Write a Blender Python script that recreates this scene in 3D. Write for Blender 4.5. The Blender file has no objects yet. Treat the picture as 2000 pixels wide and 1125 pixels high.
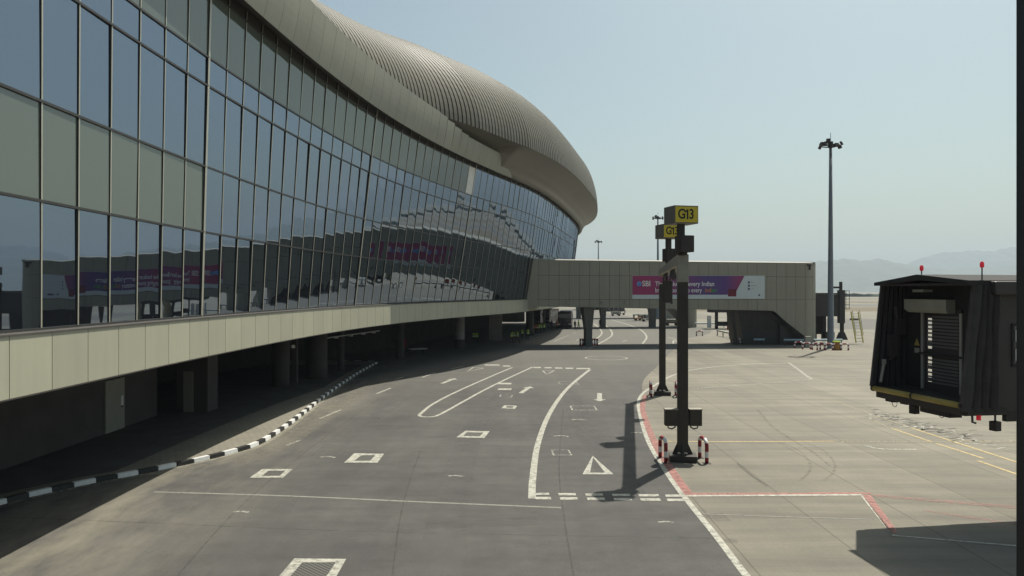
import bpy, bmesh, math, random
import numpy as np
from mathutils import Vector, Matrix
random.seed(7)
rng = np.random.default_rng(7)
SC = bpy.context.scene
COL = SC.collection
R = math.radians
HC, HY, F = 7.0, 568.0, 1500.0          # eye height above the apron, horizon row, focal length of the photograph

# ------------------------------------------------------------------ helpers
def gp(px, py, z=0.0):
    """where the sight line through a photo pixel meets the level z"""
    Y = (HC - z) * F / (py - HY)
    return ((px - 1000) / F * Y, Y, z)

def wp(px, py, Y):
    return ((px - 1000) / F * Y, Y, HC + (HY - py) / F * Y)

class MB:
    def __init__(s):
        s.v = []; s.f = []; s.m = []
    def add(s, verts, faces, mi=0):
        o = len(s.v)
        s.v += [tuple(float(c) for c in p) for p in verts]
        s.f += [tuple(o + i for i in f) for f in faces]
        s.m += [mi] * len(faces)
        return s
    def quad(s, a, b, c, d, mi=0):
        return s.add([a, b, c, d], [(0, 1, 2, 3)], mi)
    def box(s, c, size, rz=0.0, mi=0, M=None):
        x, y, z = size[0] / 2, size[1] / 2, size[2] / 2
        vs = [Vector(p) for p in ((-x, -y, -z), (x, -y, -z), (x, y, -z), (-x, y, -z), (-x, -y, z), (x, -y, z), (x, y, z), (-x, y, z))]
        Q = Matrix.Rotation(rz, 3, 'Z') if M is None else M
        vs = [Q @ p + Vector(c) for p in vs]
        return s.add(vs, [(0, 3, 2, 1), (4, 5, 6, 7), (0, 1, 5, 4), (1, 2, 6, 5), (2, 3, 7, 6), (3, 0, 4, 7)], mi)
    def bar(s, a, b, w, h=None, mi=0):
        """square bar from a to b"""
        a, b = Vector(a), Vector(b); d = b - a
        q = d.to_track_quat('Z', 'Y').to_matrix()
        return s.box((a + b) / 2, (w, h or w, d.length), M=q, mi=mi)
    def hexa(s, lo, hi, mi=0):
        """solid between two quads of corners"""
        return s.add(list(lo) + list(hi), [(3, 2, 1, 0), (4, 5, 6, 7), (0, 1, 5, 4), (1, 2, 6, 5), (2, 3, 7, 6), (3, 0, 4, 7)], mi)
    def tube(s, pts, r, n=10, mi=0, cap=True, mis=None):
        pts = [Vector(p) for p in pts]; k = len(pts)
        rs = r if isinstance(r, (list, tuple)) else [r] * k
        vs = []; up = None
        for i in range(k):
            d = (pts[min(i + 1, k - 1)] - pts[max(i - 1, 0)]).normalized()
            if up is None:
                up = Vector((0, 0, 1)) if abs(d.z) < .9 else Vector((1, 0, 0))
            x = up.cross(d).normalized(); y = d.cross(x).normalized(); up = y
            for j in range(n):
                a = 2 * math.pi * j / n
                vs.append(pts[i] + (x * math.cos(a) + y * math.sin(a)) * rs[i])
        o = len(s.v); s.v += [tuple(v) for v in vs]
        for i in range(k - 1):
            for j in range(n):
                s.f.append((o + i * n + j, o + i * n + (j + 1) % n, o + (i + 1) * n + (j + 1) % n, o + (i + 1) * n + j))
                s.m.append(mis[i] if mis else mi)
        if cap:
            s.f.append(tuple(o + j for j in range(n))[::-1]); s.m.append(mis[0] if mis else mi)
            s.f.append(tuple(o + (k - 1) * n + j for j in range(n))); s.m.append(mis[-1] if mis else mi)
        return s
    def poly(s, pts, z0, z1=None, mi=0):
        """flat polygon, or an upright prism when z1 is given"""
        n = len(pts)
        if z1 is None:
            return s.add([(p[0], p[1], z0) for p in pts], [tuple(range(n))], mi)
        vs = [(p[0], p[1], z0) for p in pts] + [(p[0], p[1], z1) for p in pts]
        fs = [tuple(range(n))[::-1], tuple(range(n, 2 * n))] + [(i, (i + 1) % n, n + (i + 1) % n, n + i) for i in range(n)]
        return s.add(vs, fs, mi)
    def grid(s, P, mi=0, mif=None):
        a = len(P); b = len(P[0]); o = len(s.v)
        for row in P:
            s.v += [tuple(float(c) for c in p) for p in row]
        for i in range(a - 1):
            for j in range(b - 1):
                s.f.append((o + i * b + j, o + i * b + j + 1, o + (i + 1) * b + j + 1, o + (i + 1) * b + j))
                s.m.append(mif(i, j) if mif else mi)
        return s
    def build(s, name, mats, parent=None, smooth=False, bevel=0, loc=None, fix=True):
        me = bpy.data.meshes.new(name); me.from_pydata(s.v, [], s.f)
        mats = mats if isinstance(mats, (list, tuple)) else [mats]
        for m in mats: me.materials.append(m)
        me.polygons.foreach_set('material_index', s.m)
        if smooth: me.polygons.foreach_set('use_smooth', [True] * len(s.f))
        if fix:
            bm = bmesh.new(); bm.from_mesh(me)
            bmesh.ops.recalc_face_normals(bm, faces=bm.faces); bm.to_mesh(me); bm.free()
        me.update()
        o = bpy.data.objects.new(name, me); COL.objects.link(o)
        if parent is not None:
            o.parent = parent
        if loc is not None: o.location = loc
        if bevel:
            b = o.modifiers.new('bevel', 'BEVEL'); b.width = bevel; b.segments = 2; b.limit_method = 'ANGLE'
        return o

def tag(o, label=None, cat=None, group=None, kind=None):
    if label: o['label'] = label
    if cat: o['category'] = cat
    if group: o['group'] = group
    if kind: o['kind'] = kind
    return o

def thing(name, label, cat, loc=(0, 0, 0), group=None, rz=0.0):
    o = bpy.data.objects.new(name, None); COL.objects.link(o); o.location = loc
    o.rotation_euler = (0, 0, rz); o.empty_display_size = .3
    return tag(o, label, cat, group)

def struct(o):
    o['kind'] = 'structure'; return o

def dup(root, loc=None, rz=None, label=None, scale=None):
    def cp(o, par):
        c = o.copy(); COL.objects.link(c)
        if par is not None: c.parent = par
        for ch in [k for k in bpy.data.objects if k.parent == o]: cp(ch, c)
        return c
    r = cp(root, None)
    if loc is not None: r.location = loc
    if rz is not None: r.rotation_euler = (0, 0, rz)
    if label: r['label'] = label
    if scale: r.scale = scale
    return r

def text_mesh(txt, size, name, mat, parent, M, extrude=.006, align='CENTER', bold=0.0, sx=1.0, smat=None):
    cu = bpy.data.curves.new(name, 'FONT'); cu.body = txt; cu.size = size; cu.extrude = extrude
    cu.align_x = align; cu.align_y = 'CENTER'; cu.offset = bold; cu.resolution_u = 3
    o = bpy.data.objects.new('tmp', cu); COL.objects.link(o)
    dg = bpy.context.evaluated_depsgraph_get(); dg.update()
    me = bpy.data.meshes.new_from_object(o.evaluated_get(dg)); bpy.data.objects.remove(o)
    me.transform(M @ Matrix.Diagonal((sx, 1, 1, 1))); me.materials.clear(); me.materials.append(mat)
    ob = bpy.data.objects.new(name, me); COL.objects.link(ob); ob.parent = parent
    return ob

# ------------------------------------------------------------------ materials
def newmat(name):
    m = bpy.data.materials.new(name); m.use_nodes = True
    nt = m.node_tree; return m, nt, nt.nodes, nt.links, nt.nodes['Principled BSDF']

def N(nt, t, **kw):
    n = nt.nodes.new(t)
    for k, v in kw.items():
        if k in n.inputs and not hasattr(type(n), k): n.inputs[k].default_value = v
        else: setattr(n, k, v)
    return n

def ramp(nt, src, p0, p1, c0, c1):
    r = nt.nodes.new('ShaderNodeValToRGB'); e = r.color_ramp.elements
    e[0].position, e[1].position = p0, p1
    e[0].color = (*c0, 1) if len(c0) == 3 else c0
    e[1].color = (*c1, 1) if len(c1) == 3 else c1
    nt.links.new(src, r.inputs[0]); return r.outputs[0]

def wpos(nt, scale=(1, 1, 1), rot=(0, 0, 0)):
    g = nt.nodes.new('ShaderNodeNewGeometry'); mp = nt.nodes.new('ShaderNodeMapping')
    mp.inputs['Scale'].default_value = scale; mp.inputs['Rotation'].default_value = rot
    nt.links.new(g.outputs['Position'], mp.inputs['Vector']); return mp.outputs[0]

def noise(nt, vec, scale, detail=4, rough=.55):
    n = nt.nodes.new('ShaderNodeTexNoise'); n.inputs['Scale'].default_value = scale
    n.inputs['Detail'].default_value = detail; n.inputs['Roughness'].default_value = rough
    nt.links.new(vec, n.inputs['Vector']); return n.outputs[0]

def mixc(nt, fac, a, b, mode='MIX'):
    n = nt.nodes.new('ShaderNodeMix'); n.data_type = 'RGBA'; n.blend_type = mode
    for s, v in ((0, fac), (6, a), (7, b)):
        if isinstance(v, (int, float)): n.inputs[s].default_value = v
        elif isinstance(v, tuple): n.inputs[s].default_value = (*v, 1) if len(v) == 3 else v
        else: nt.links.new(v, n.inputs[s])
    return n.outputs[2]

def bump(nt, src, strength, dist, bsdf):
    b = nt.nodes.new('ShaderNodeBump'); b.inputs['Strength'].default_value = strength; b.inputs['Distance'].default_value = dist
    nt.links.new(src, b.inputs['Height']); nt.links.new(b.outputs[0], bsdf.inputs['Normal'])

def plain(name, c, rough=.6, metal=0.0, var=.12, scale=1.5, spec=.4, bmp=0.0, zs=1.0):
    m, nt, ns, ln, b = newmat(name)
    v = wpos(nt, (1, 1, zs))
    f = noise(nt, v, scale, 5)
    lo = tuple(x * (1 - var) for x in c); hi = tuple(min(1, x * (1 + var)) for x in c)
    ln.new(ramp(nt, f, .3, .7, lo, hi), b.inputs['Base Color'])
    b.inputs['Roughness'].default_value = rough; b.inputs['Metallic'].default_value = metal
    b.inputs['Specular IOR Level'].default_value = spec
    if bmp: bump(nt, noise(nt, v, scale * 12, 3), bmp, .02, b)
    return m

M = {}
M['panel'] = plain('beige_panel', (.40, .388, .30), .5, .0, .07, .45, .35, zs=.3)
def sheet(name, c, rough, streak=.05, rnd=.055):
    m, nt, ns, ln, b = newmat(name)
    oi = N(nt, 'ShaderNodeObjectInfo'); f = noise(nt, wpos(nt, (3.2, 3.2, .22)), 1.0, 5, .65); g2 = noise(nt, wpos(nt), .35, 4)
    k = ramp(nt, oi.outputs['Random'], 0, 1, (1 - rnd,) * 3, (1 + rnd, 1 + rnd, 1 + rnd * .7))
    cc = mixc(nt, 1, k, ramp(nt, f, .38, .72, (1.02, 1.02, 1.02), (1 - streak, 1 - streak, 1 - streak * 1.2)), 'MULTIPLY')
    cc = mixc(nt, 1, cc, ramp(nt, g2, .3, .7, (.95, .95, .95), (1.05, 1.05, 1.04)), 'MULTIPLY')
    ln.new(mixc(nt, 1, cc, c, 'MULTIPLY'), b.inputs['Base Color']); b.inputs['Roughness'].default_value = rough; b.inputs['Specular IOR Level'].default_value = .35
    return m
M['panel'] = sheet('beige_panel', (.40, .388, .30), .5)
M['ribbon'] = plain('upper_fascia_panel', (.285, .278, .22), .5, .0, .05, .3, .35)
M['roof'] = plain('bronze_roof_metal', (.14, .13, .098), .5, 0, .08, .5, .25)
M['groove'] = plain('roof_groove', (.055, .048, .036), .7, 0, .2, 1)
M['soffit'] = plain('roof_soffit', (.145, .135, .108), .4, .15, .07, .25, .4)
M['dark'] = plain('dark_metal', (.035, .03, .027), .55, .2, .2, 2)
M['eave'] = plain('dark_eave', (.06, .052, .045), .6, 0, .15, 1)
M['mull'] = plain('mullion_metal', (.42, .405, .33), .4, .35, .06, 2)
M['transom'] = plain('transom_metal', (.05, .048, .045), .45, .3, .1, 2)
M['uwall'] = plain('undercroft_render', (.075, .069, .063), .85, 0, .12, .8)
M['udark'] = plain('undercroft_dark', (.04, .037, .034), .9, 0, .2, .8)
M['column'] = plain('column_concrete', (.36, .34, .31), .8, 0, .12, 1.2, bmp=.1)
M['door'] = plain('grey_door', (.27, .26, .215), .55, 0, .05, 1)
M['white'] = plain('white_metal', (.72, .71, .66), .5, 0, .06, 2)
M['steel'] = plain('brown_steel', (.045, .037, .03), .55, .1, .18, 1.5)
M['elbow'] = plain('weathered_grey_paint', (.30, .275, .225), .6, .1, .12, 2.5)
M['yellow'] = plain('sign_yellow', (.62, .47, .03), .45, 0, .03, 2)
M['sign_y'] = plain('ladder_yellow', (.7, .58, .08), .5, 0, .05, 3)
M['black'] = plain('black_letter', (.012, .012, .012), .5, 0, .1, 3)
M['red'] = plain('red_paint', (.26, .012, .018), .45, 0, .15, 6)
M['wht'] = plain('white_paint', (.74, .73, .70), .45, 0, .08, 6)
M['blk'] = plain('black_paint', (.018, .017, .016), .5, 0, .3, 6)
M['fabric'] = plain('canopy_fabric', (.028, .024, .024), .85, 0, .2, 3)
M['fabric2'] = plain('canopy_fold_fabric', (.062, .055, .053), .8, 0, .15, 3)
M['cabin'] = plain('cabin_paint', (.048, .041, .039), .55, .1, .15, 1)
M['greybox'] = plain('grey_enclosure', (.33, .32, .28), .5, .1, .06, 2)
M['hood'] = plain('shutter_housing', (.34, .33, .27), .55, 0, .08, 1.5)
M['ylw'] = plain('bumper_yellow', (.36, .27, .07), .5, 0, .15, 3)
M['mast'] = plain('galvanised_mast', (.20, .205, .21), .5, .5, .08, 1)
M['maroon'] = plain('maroon_bus_paint', (.05, .016, .026), .3, .1, .1, 1)
M['maroon2'] = plain('banner_maroon', (.15, .012, .03), .5)
M['signside'] = plain('sign_case', (.16, .145, .118), .55, .1, .1, 2)
M['tyre'] = plain('tyre_rubber', (.02, .02, .02), .85, 0, .15, 5)
M['cloth'] = plain('dark_uniform', (.022, .024, .032), .9, 0, .25, 8)
M['skin'] = plain('skin', (.17, .09, .06), .6, 0, .08, 8)
M['vest'] = plain('hi_vis_vest', (.42, .62, .05), .8, 0, .12, 8)
M['vesto'] = plain('orange_vest', (.62, .18, .03), .8, 0, .12, 8)
M['hair'] = plain('black_hair', (.012, .01, .009), .6, 0, .2, 20)
M['pink'] = plain('banner_magenta', (.38, .03, .16), .5)
M['bluepipe'] = plain('pale_blue_pipe', (.32, .42, .46), .5, 0, .06, 2)
M['rail'] = plain('rail_steel', (.06, .06, .06), .5, .3, .1, 2)
M['railtop'] = plain('rail_white', (.62, .62, .58), .5, 0, .06, 2)
M['grass'] = plain('dry_grass', (.16, .13, .085), .95, 0, .25, .05)
M['hill'] = plain('hill', (.11, .12, .09), .95, 0, .3, .01)
M['treel'] = plain('far_scrub', (.045, .06, .04), .95, 0, .3, .05)
M['orange'] = plain('orange_drum', (.45, .2, .04), .6, 0, .1, 4)
M['canvas'] = plain('tan_canvas', (.42, .35, .2), .85, 0, .35, 4)

def glassmat(name, tint, base, f0, f1):
    m, nt, ns, ln, b = newmat(name)
    b.inputs['Base Color'].default_value = (*base, 1); b.inputs['Roughness'].default_value = .15
    b.inputs['Specular IOR Level'].default_value = 0.0
    g = N(nt, 'ShaderNodeBsdfGlossy'); g.inputs['Color'].default_value = (*tint, 1); g.inputs['Roughness'].default_value = .012
    lw = N(nt, 'ShaderNodeLayerWeight'); lw.inputs['Blend'].default_value = .35
    mr = N(nt, 'ShaderNodeMapRange'); mr.inputs[3].default_value = f0; mr.inputs[4].default_value = f1
    ln.new(lw.outputs['Fresnel'], mr.inputs[0])
    v = wpos(nt, (1, 1, .6)); nz = noise(nt, v, .55, 1)
    bp = N(nt, 'ShaderNodeBump'); bp.inputs['Strength'].default_value = .2; bp.inputs['Distance'].default_value = .05
    ln.new(nz, bp.inputs['Height']); ln.new(bp.outputs[0], g.inputs['Normal'])
    mx = N(nt, 'ShaderNodeMixShader'); ln.new(mr.outputs[0], mx.inputs[0]); ln.new(b.outputs[0], mx.inputs[1]); ln.new(g.outputs[0], mx.inputs[2])
    ln.new(mx.outputs[0], ns['Material Output'].inputs[0]); return m
M['glass'] = glassmat('curtain_wall_glass', (.64, .76, .92), (.010, .011, .014), .31, .62)
M['spandrel'] = glassmat('spandrel_glass', (.8, .85, .85), (.105, .12, .098), .10, .6)
M['carglass'] = glassmat('vehicle_glass', (.6, .65, .7), (.012, .013, .015), .12, .8)

# apron concrete: cast strips, joints, streaks and rubber
def concrete():
    m, nt, ns, ln, b = newmat('apron_concrete')
    p = wpos(nt)
    br = N(nt, 'ShaderNodeTexBrick'); br.offset = 0.0; br.squash = 1.0
    mp = N(nt, 'ShaderNodeMapping'); mp.inputs['Location'].default_value = (.1, 1.4, 0); ln.new(p, mp.inputs[0]); ln.new(mp.outputs[0], br.inputs['Vector'])
    br.inputs['Scale'].default_value = 1.0; br.inputs['Brick Width'].default_value = 3.1; br.inputs['Row Height'].default_value = 37
    br.inputs['Mortar Size'].default_value = .028; br.inputs['Mortar Smooth'].default_value = .3; br.inputs['Bias'].default_value = 0
    br.inputs['Color1'].default_value = (.222, .203, .162, 1); br.inputs['Color2'].default_value = (.262, .241, .193, 1); br.inputs['Mortar'].default_value = (.15, .137, .108, 1)
    c = br.outputs[0]
    big = noise(nt, p, .07, 5); c = mixc(nt, .7, c, ramp(nt, big, .32, .7, (.72, .72, .73), (1.12, 1.12, 1.1)), 'MULTIPLY')
    st = noise(nt, wpos(nt, (.12, 1.1, 1), (0, 0, R(3))), .9, 6, .65); c = mixc(nt, .75, c, ramp(nt, st, .38, .64, (.70, .70, .71), (1.08, 1.07, 1.05)), 'MULTIPLY')
    st2 = noise(nt, wpos(nt, (.5, .06, 1), (0, 0, R(28))), .8, 6, .65); c = mixc(nt, .5, c, ramp(nt, st2, .38, .66, (.76, .76, .78), (1.06, 1.06, 1.04)), 'MULTIPLY')
    fn = noise(nt, p, 9, 5, .7); c = mixc(nt, .5, c, ramp(nt, fn, .3, .7, (.82, .82, .82), (1.14, 1.14, 1.14)), 'MULTIPLY')
    sp = noise(nt, p, .55, 6, .75); c = mixc(nt, 1, c, ramp(nt, sp, .62, .78, (1, 1, 1), (.74, .74, .75)), 'MULTIPLY')
    ln.new(c, b.inputs['Base Color']); b.inputs['Roughness'].default_value = .82; b.inputs['Specular IOR Level'].default_value = .3
    bump(nt, fn, .12, .01, b); return m
def asphalt():
    m, nt, ns, ln, b = newmat('road_asphalt')
    p = wpos(nt)
    fn = noise(nt, p, 22, 5, .85); c = ramp(nt, fn, .3, .7, (.060, .057, .054), (.114, .109, .103))
    big = noise(nt, p, .11, 5, .6); c = mixc(nt, .8, c, ramp(nt, big, .36, .64, (.76, .76, .77), (1.2, 1.19, 1.16)), 'MULTIPLY')
    md_ = noise(nt, p, 1.1, 7, .75); c = mixc(nt, .8, c, ramp(nt, md_, .36, .66, (.85, .85, .85), (1.13, 1.13, 1.12)), 'MULTIPLY')
    st = noise(nt, wpos(nt, (.06, .9, 1), (0, 0, R(-2))), .8, 6, .65); c = mixc(nt, .7, c, ramp(nt, st, .36, .68, (.84, .84, .85), (1.16, 1.16, 1.14)), 'MULTIPLY')
    ln_ = noise(nt, wpos(nt, (.9, .05, 1), (0, 0, R(-6))), .7, 5, .6); c = mixc(nt, .6, c, ramp(nt, ln_, .38, .68, (.85, .85, .86), (1.16, 1.15, 1.12)), 'MULTIPLY')
    # dust blown along the kerb
    du = noise(nt, wpos(nt, (.5, .16, 1), (0, 0, R(18))), .6, 6, .7)
    sx = N(nt, 'ShaderNodeSeparateXYZ'); ln.new(p, sx.inputs[0])
    mr = N(nt, 'ShaderNodeMapRange'); mr.inputs[1].default_value = -7.5; mr.inputs[2].default_value = -12.5; ln.new(sx.outputs[0], mr.inputs[0])
    ml = N(nt, 'ShaderNodeMath', operation='MULTIPLY'); ln.new(mr.outputs[0], ml.inputs[0]); ln.new(ramp(nt, du, .42, .68, (0, 0, 0), (1, 1, 1)), ml.inputs[1])
    c = mixc(nt, ml.outputs[0], c, (.235, .215, .165))
    # paler, wider worn road further on
    mr2 = N(nt, 'ShaderNodeMapRange'); mr2.inputs[1].default_value = 45; mr2.inputs[2].default_value = 95; ln.new(sx.outputs[1], mr2.inputs[0])
    ml2 = N(nt, 'ShaderNodeMath', operation='MULTIPLY'); ml2.inputs[1].default_value = .55; ln.new(mr2.outputs[0], ml2.inputs[0])
    c = mixc(nt, ml2.outputs[0], c, (.185, .175, .15))
    ln.new(c, b.inputs['Base Color']); b.inputs['Roughness'].default_value = .85; b.inputs['Specular IOR Level'].default_value = .3
    bump(nt, fn, .25, .01, b); return m
def paver():
    m, nt, ns, ln, b = newmat('pavement_blocks')
    p = wpos(nt, (1, 1, 1), (0, 0, R(20)))
    br = N(nt, 'ShaderNodeTexBrick'); ln.new(p, br.inputs['Vector']); br.inputs['Scale'].default_value = 1
    br.inputs['Brick Width'].default_value = .42; br.inputs['Row Height'].default_value = .21; br.inputs['Mortar Size'].default_value = .022
    br.inputs['Color1'].default_value = (.235, .215, .17, 1); br.inputs['Color2'].default_value = (.205, .188, .15, 1); br.inputs['Mortar'].default_value = (.15, .138, .11, 1)
    c = mixc(nt, .6, br.outputs[0], ramp(nt, noise(nt, wpos(nt), .5, 5), .3, .7, (.8, .8, .8), (1.15, 1.15, 1.12)), 'MULTIPLY')
    ln.new(c, b.inputs['Base Color']); b.inputs['Roughness'].default_value = .9; return m
def paint(name, col, wear=.45, rough=.7, ns_=7, soft=.06, top=1.0):
    m, nt, ns, ln, b = newmat(name)
    p = wpos(nt); n1 = noise(nt, p, ns_, 6, .75)
    b.inputs['Roughness'].default_value = rough
    ln.new(ramp(nt, noise(nt, p, 1.3, 4), .3, .7, tuple(x * .82 for x in col), col), b.inputs['Base Color'])
    t = N(nt, 'ShaderNodeBsdfTransparent'); mx = N(nt, 'ShaderNodeMixShader')
    ln.new(ramp(nt, n1, wear - .12, wear + soft, (0, 0, 0), (top, top, top)), mx.inputs[0])
    ln.new(t.outputs[0], mx.inputs[1]); ln.new(b.outputs[0], mx.inputs[2]); ln.new(mx.outputs[0], ns['Material Output'].inputs[0]); return m
M['concrete'] = concrete(); M['asphalt'] = asphalt(); M['paver'] = paver()
M['pw'] = paint('road_paint_white', (.50, .485, .41), .34, .7, 5, .22, .95)
M['pwf'] = paint('road_paint_faded', (.50, .48, .41), .52)
M['pr'] = paint('road_paint_red', (.40, .165, .14), .34, .7, 4, .25, .92)
M['prf'] = paint('road_paint_red_faded', (.40, .19, .155), .5, .7, 5, .2, .8)
M['py'] = paint('road_paint_yellow', (.52, .39, .17), .32, .7, 5, .2, .95)
M['pyf'] = paint('road_paint_yellow_faded', (.46, .39, .25), .54)
M['worn'] = paint('worn_asphalt', (.165, .16, .148), .5, .9, .9, .3, .55)
M['seam'] = paint('asphalt_seam', (.055, .052, .048), .46, .9, 2, .3, .5)
M['pale'] = paint('pane_reflection_line', (.34, .335, .285), .3, .9, 5, .2, .75)
M['gut'] = paint('gutter_concrete', (.34, .315, .24), .36, .9, 2.5, .25, .9)
M['rub'] = paint('tyre_rubber_mark', (.145, .134, .11), .52, .9, 3, .25, .5)
M['grime'] = paint('dark_stain', (.15, .142, .115), .5, .9)
M['sand'] = paint('dust_streak', (.25, .23, .18), .5, .9, 1.6, .25, .75)

def gratemat():
    m, nt, ns, ln, b = newmat('drain_grate')
    p = wpos(nt); w = N(nt, 'ShaderNodeTexChecker'); w.inputs['Scale'].default_value = 14; ln.new(p, w.inputs[0])
    w.inputs['Color1'].default_value = (.02, .02, .018, 1); w.inputs['Color2'].default_value = (.11, .105, .09, 1)
    ln.new(w.outputs[0], b.inputs['Base Color']); b.inputs['Roughness'].default_value = .7; return m
M['grate'] = gratemat()

def lampmat(name, col, e):
    m, nt, ns, ln, b = newmat(name); b.inputs['Base Color'].default_value = (*col, 1)
    b.inputs['Emission Color'].default_value = (*col, 1); b.inputs['Emission Strength'].default_value = e; b.inputs['Roughness'].default_value = .25; return m
M['beacon'] = lampmat('red_beacon', (.5, .015, .03), .35)

# ------------------------------------------------------------------ world, sun, camera
EL, AZ = R(57.5), R(33)
w = bpy.data.worlds.new('World'); SC.world = w; w.use_nodes = True
bg = w.node_tree.nodes['Background']
sky = w.node_tree.nodes.new('ShaderNodeTexSky'); sky.sky_type = 'NISHITA'; sky.sun_disc = False
sky.sun_elevation = EL; sky.sun_rotation = AZ; sky.air_density = 1.0; sky.dust_density = 3.0; sky.ozone_density = .4
tint = mixc(w.node_tree, 1.0, sky.outputs[0], (.95, 1.05, .93), 'MULTIPLY'); w.node_tree.links.new(tint, bg.inputs[0]); bg.inputs[1].default_value = .089
sl = bpy.data.lights.new('sun', 'SUN'); sl.energy = 5.0; sl.angle = R(.55); sl.color = (1, .955, .85)
so = bpy.data.objects.new('sun', sl); COL.objects.link(so); so.location = (60, 100, 150)
so.rotation_euler = Vector((-math.sin(AZ) * math.cos(EL), -math.cos(AZ) * math.cos(EL), -math.sin(EL))).to_track_quat('-Z', 'Y').to_euler()
cam = bpy.data.cameras.new('camera'); co = bpy.data.objects.new('camera', cam); COL.objects.link(co)
cam.sensor_width = 36; cam.lens = 36 * F / 2000; cam.shift_y = (HY - 562.5) / 2000; cam.clip_end = 30000; cam.clip_start = .05
co.location = (0, 0, HC); co.rotation_euler = (R(90), 0, 0); SC.camera = co
vs = SC.view_settings; vs.view_transform = 'Standard'; vs.look = 'None'; vs.gamma = 1; vs.exposure = 0.2
SC.cycles.diffuse_bounces = 2; SC.cycles.max_bounces = 6; SC.cycles.transparent_max_bounces = 8; SC.cycles.volume_bounces = 0
SC.cycles.volume_step_rate = 10; SC.cycles.use_denoising = True

M['ribbon'] = sheet('upper_fascia_panel', (.285, .278, .22), .5, .06, .035)
# ------------------------------------------------------------------ the ground
def crm(pts, n=8):
    """smooth curve through points (2-D/3-D)"""
    P = [np.array(p, float) for p in pts]; out = []
    for i in range(len(P) - 1):
        a, b, c, d = P[max(i - 1, 0)], P[i], P[i + 1], P[min(i + 2, len(P) - 1)]
        for k in range(n):
            t = k / n
            out.append(.5 * ((2 * b) + (c - a) * t + (2 * a - 5 * b + 4 * c - d) * t * t + (3 * b - a - 3 * c + d) * t ** 3))
    out.append(P[-1]); return out

g = MB(); S = 11500
xs = [-S, -600, -60, 0, 60, 600, S]; ys = [-1000, -40, 0, 60, 130, 600, 2000, S]
g.grid([[(x, y, 0) for x in xs] for y in ys]); struct(g.build('ground', M['concrete']))

edge_px = [(1600, 1290), (1470, 1135), (1400, 1045), (1340, 975), (1300, 920), (1265, 860), (1250, 810), (1248, 785), (1254, 765), (1258, 741), (1285, 714), (1323.6, 675)]
edge = [gp(*p)[:2] for p in edge_px] + [(25.5, 112), (33, 128), (37, 150), (35, 185), (30, 230), (30, 300)]
edge = [tuple(p) for p in crm(edge, 5)]
MB().poly([(-70, -20), (9, -20)] + edge + [(-70, 300)], .004).build('road', M['asphalt'])['kind'] = 'structure'
for y0, y1, x1 in ((262, 330, 1500), (440, 505, 1500), (640, 700, 1200)):
    MB().poly([(60 if y0 < 300 else 20, y0), (x1, y0), (x1, y1), (60, y1)], .01).build('dry_grass_strip', M['grass'])['kind'] = 'structure'
for y0, y1 in ((345, 395),):
    MB().poly([(60, y0), (1500, y0), (1500, y1), (60, y1)], .008).build('taxiway', M['asphalt'])['kind'] = 'structure'
MB().poly([(60, 140), (600, 140), (600, 190), (60, 190)], .006).build('taxiway', M['asphalt'])['kind'] = 'structure'

# raised pavement and its black and white kerb
kpx = [(0, 985), (80, 965), (170, 945), (275, 925), (380, 903), (445, 887), (500, 870), (550, 840), (590, 810), (640, 770), (690, 735), (728, 713)]
kerb = [(-21, 8), (-19.6, 17)] + [gp(*p)[:2] for p in kpx] + [(-13.4, 74.5), (-18, 76)]
kc = [tuple(p) for p in crm(kerb, 10)]
MB().poly(kc + [(-60, 76), (-60, 8)], .03, .15).build('pavement', M['paver'])['kind'] = 'structure'
def resample(pts, step):
    P = np.array(pts, float); L = np.r_[0, np.cumsum(np.linalg.norm(np.diff(P, axis=0), axis=1))]
    q = np.arange(0, L[-1], step); return [tuple(np.interp(q_, L, P[:, k]) for k in range(P.shape[1])) for q_ in q]
kb = MB(); rp = resample(kc, .78)
for i in range(len(rp) - 1):
    a, b = np.array(rp[i]), np.array(rp[i + 1]); d = (b - a) / np.linalg.norm(b - a); n = np.array([d[1], -d[0]])
    a = a + d * .008; b = b - d * .008; i0, i1 = -.09, .12
    lo = [(*(a + n * i0), 0), (*(b + n * i0), 0), (*(b + n * i1), 0), (*(a + n * i1), 0)]
    hi = [(*(a + n * i0), .172), (*(b + n * i0), .172), (*(b + n * (i1 - .025)), .172), (*(a + n * (i1 - .025)), .172)]
    kb.hexa(lo, hi, i % 2)
struct(kb.build('kerb', [M['wht'], M['blk']], bevel=.012))

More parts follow.
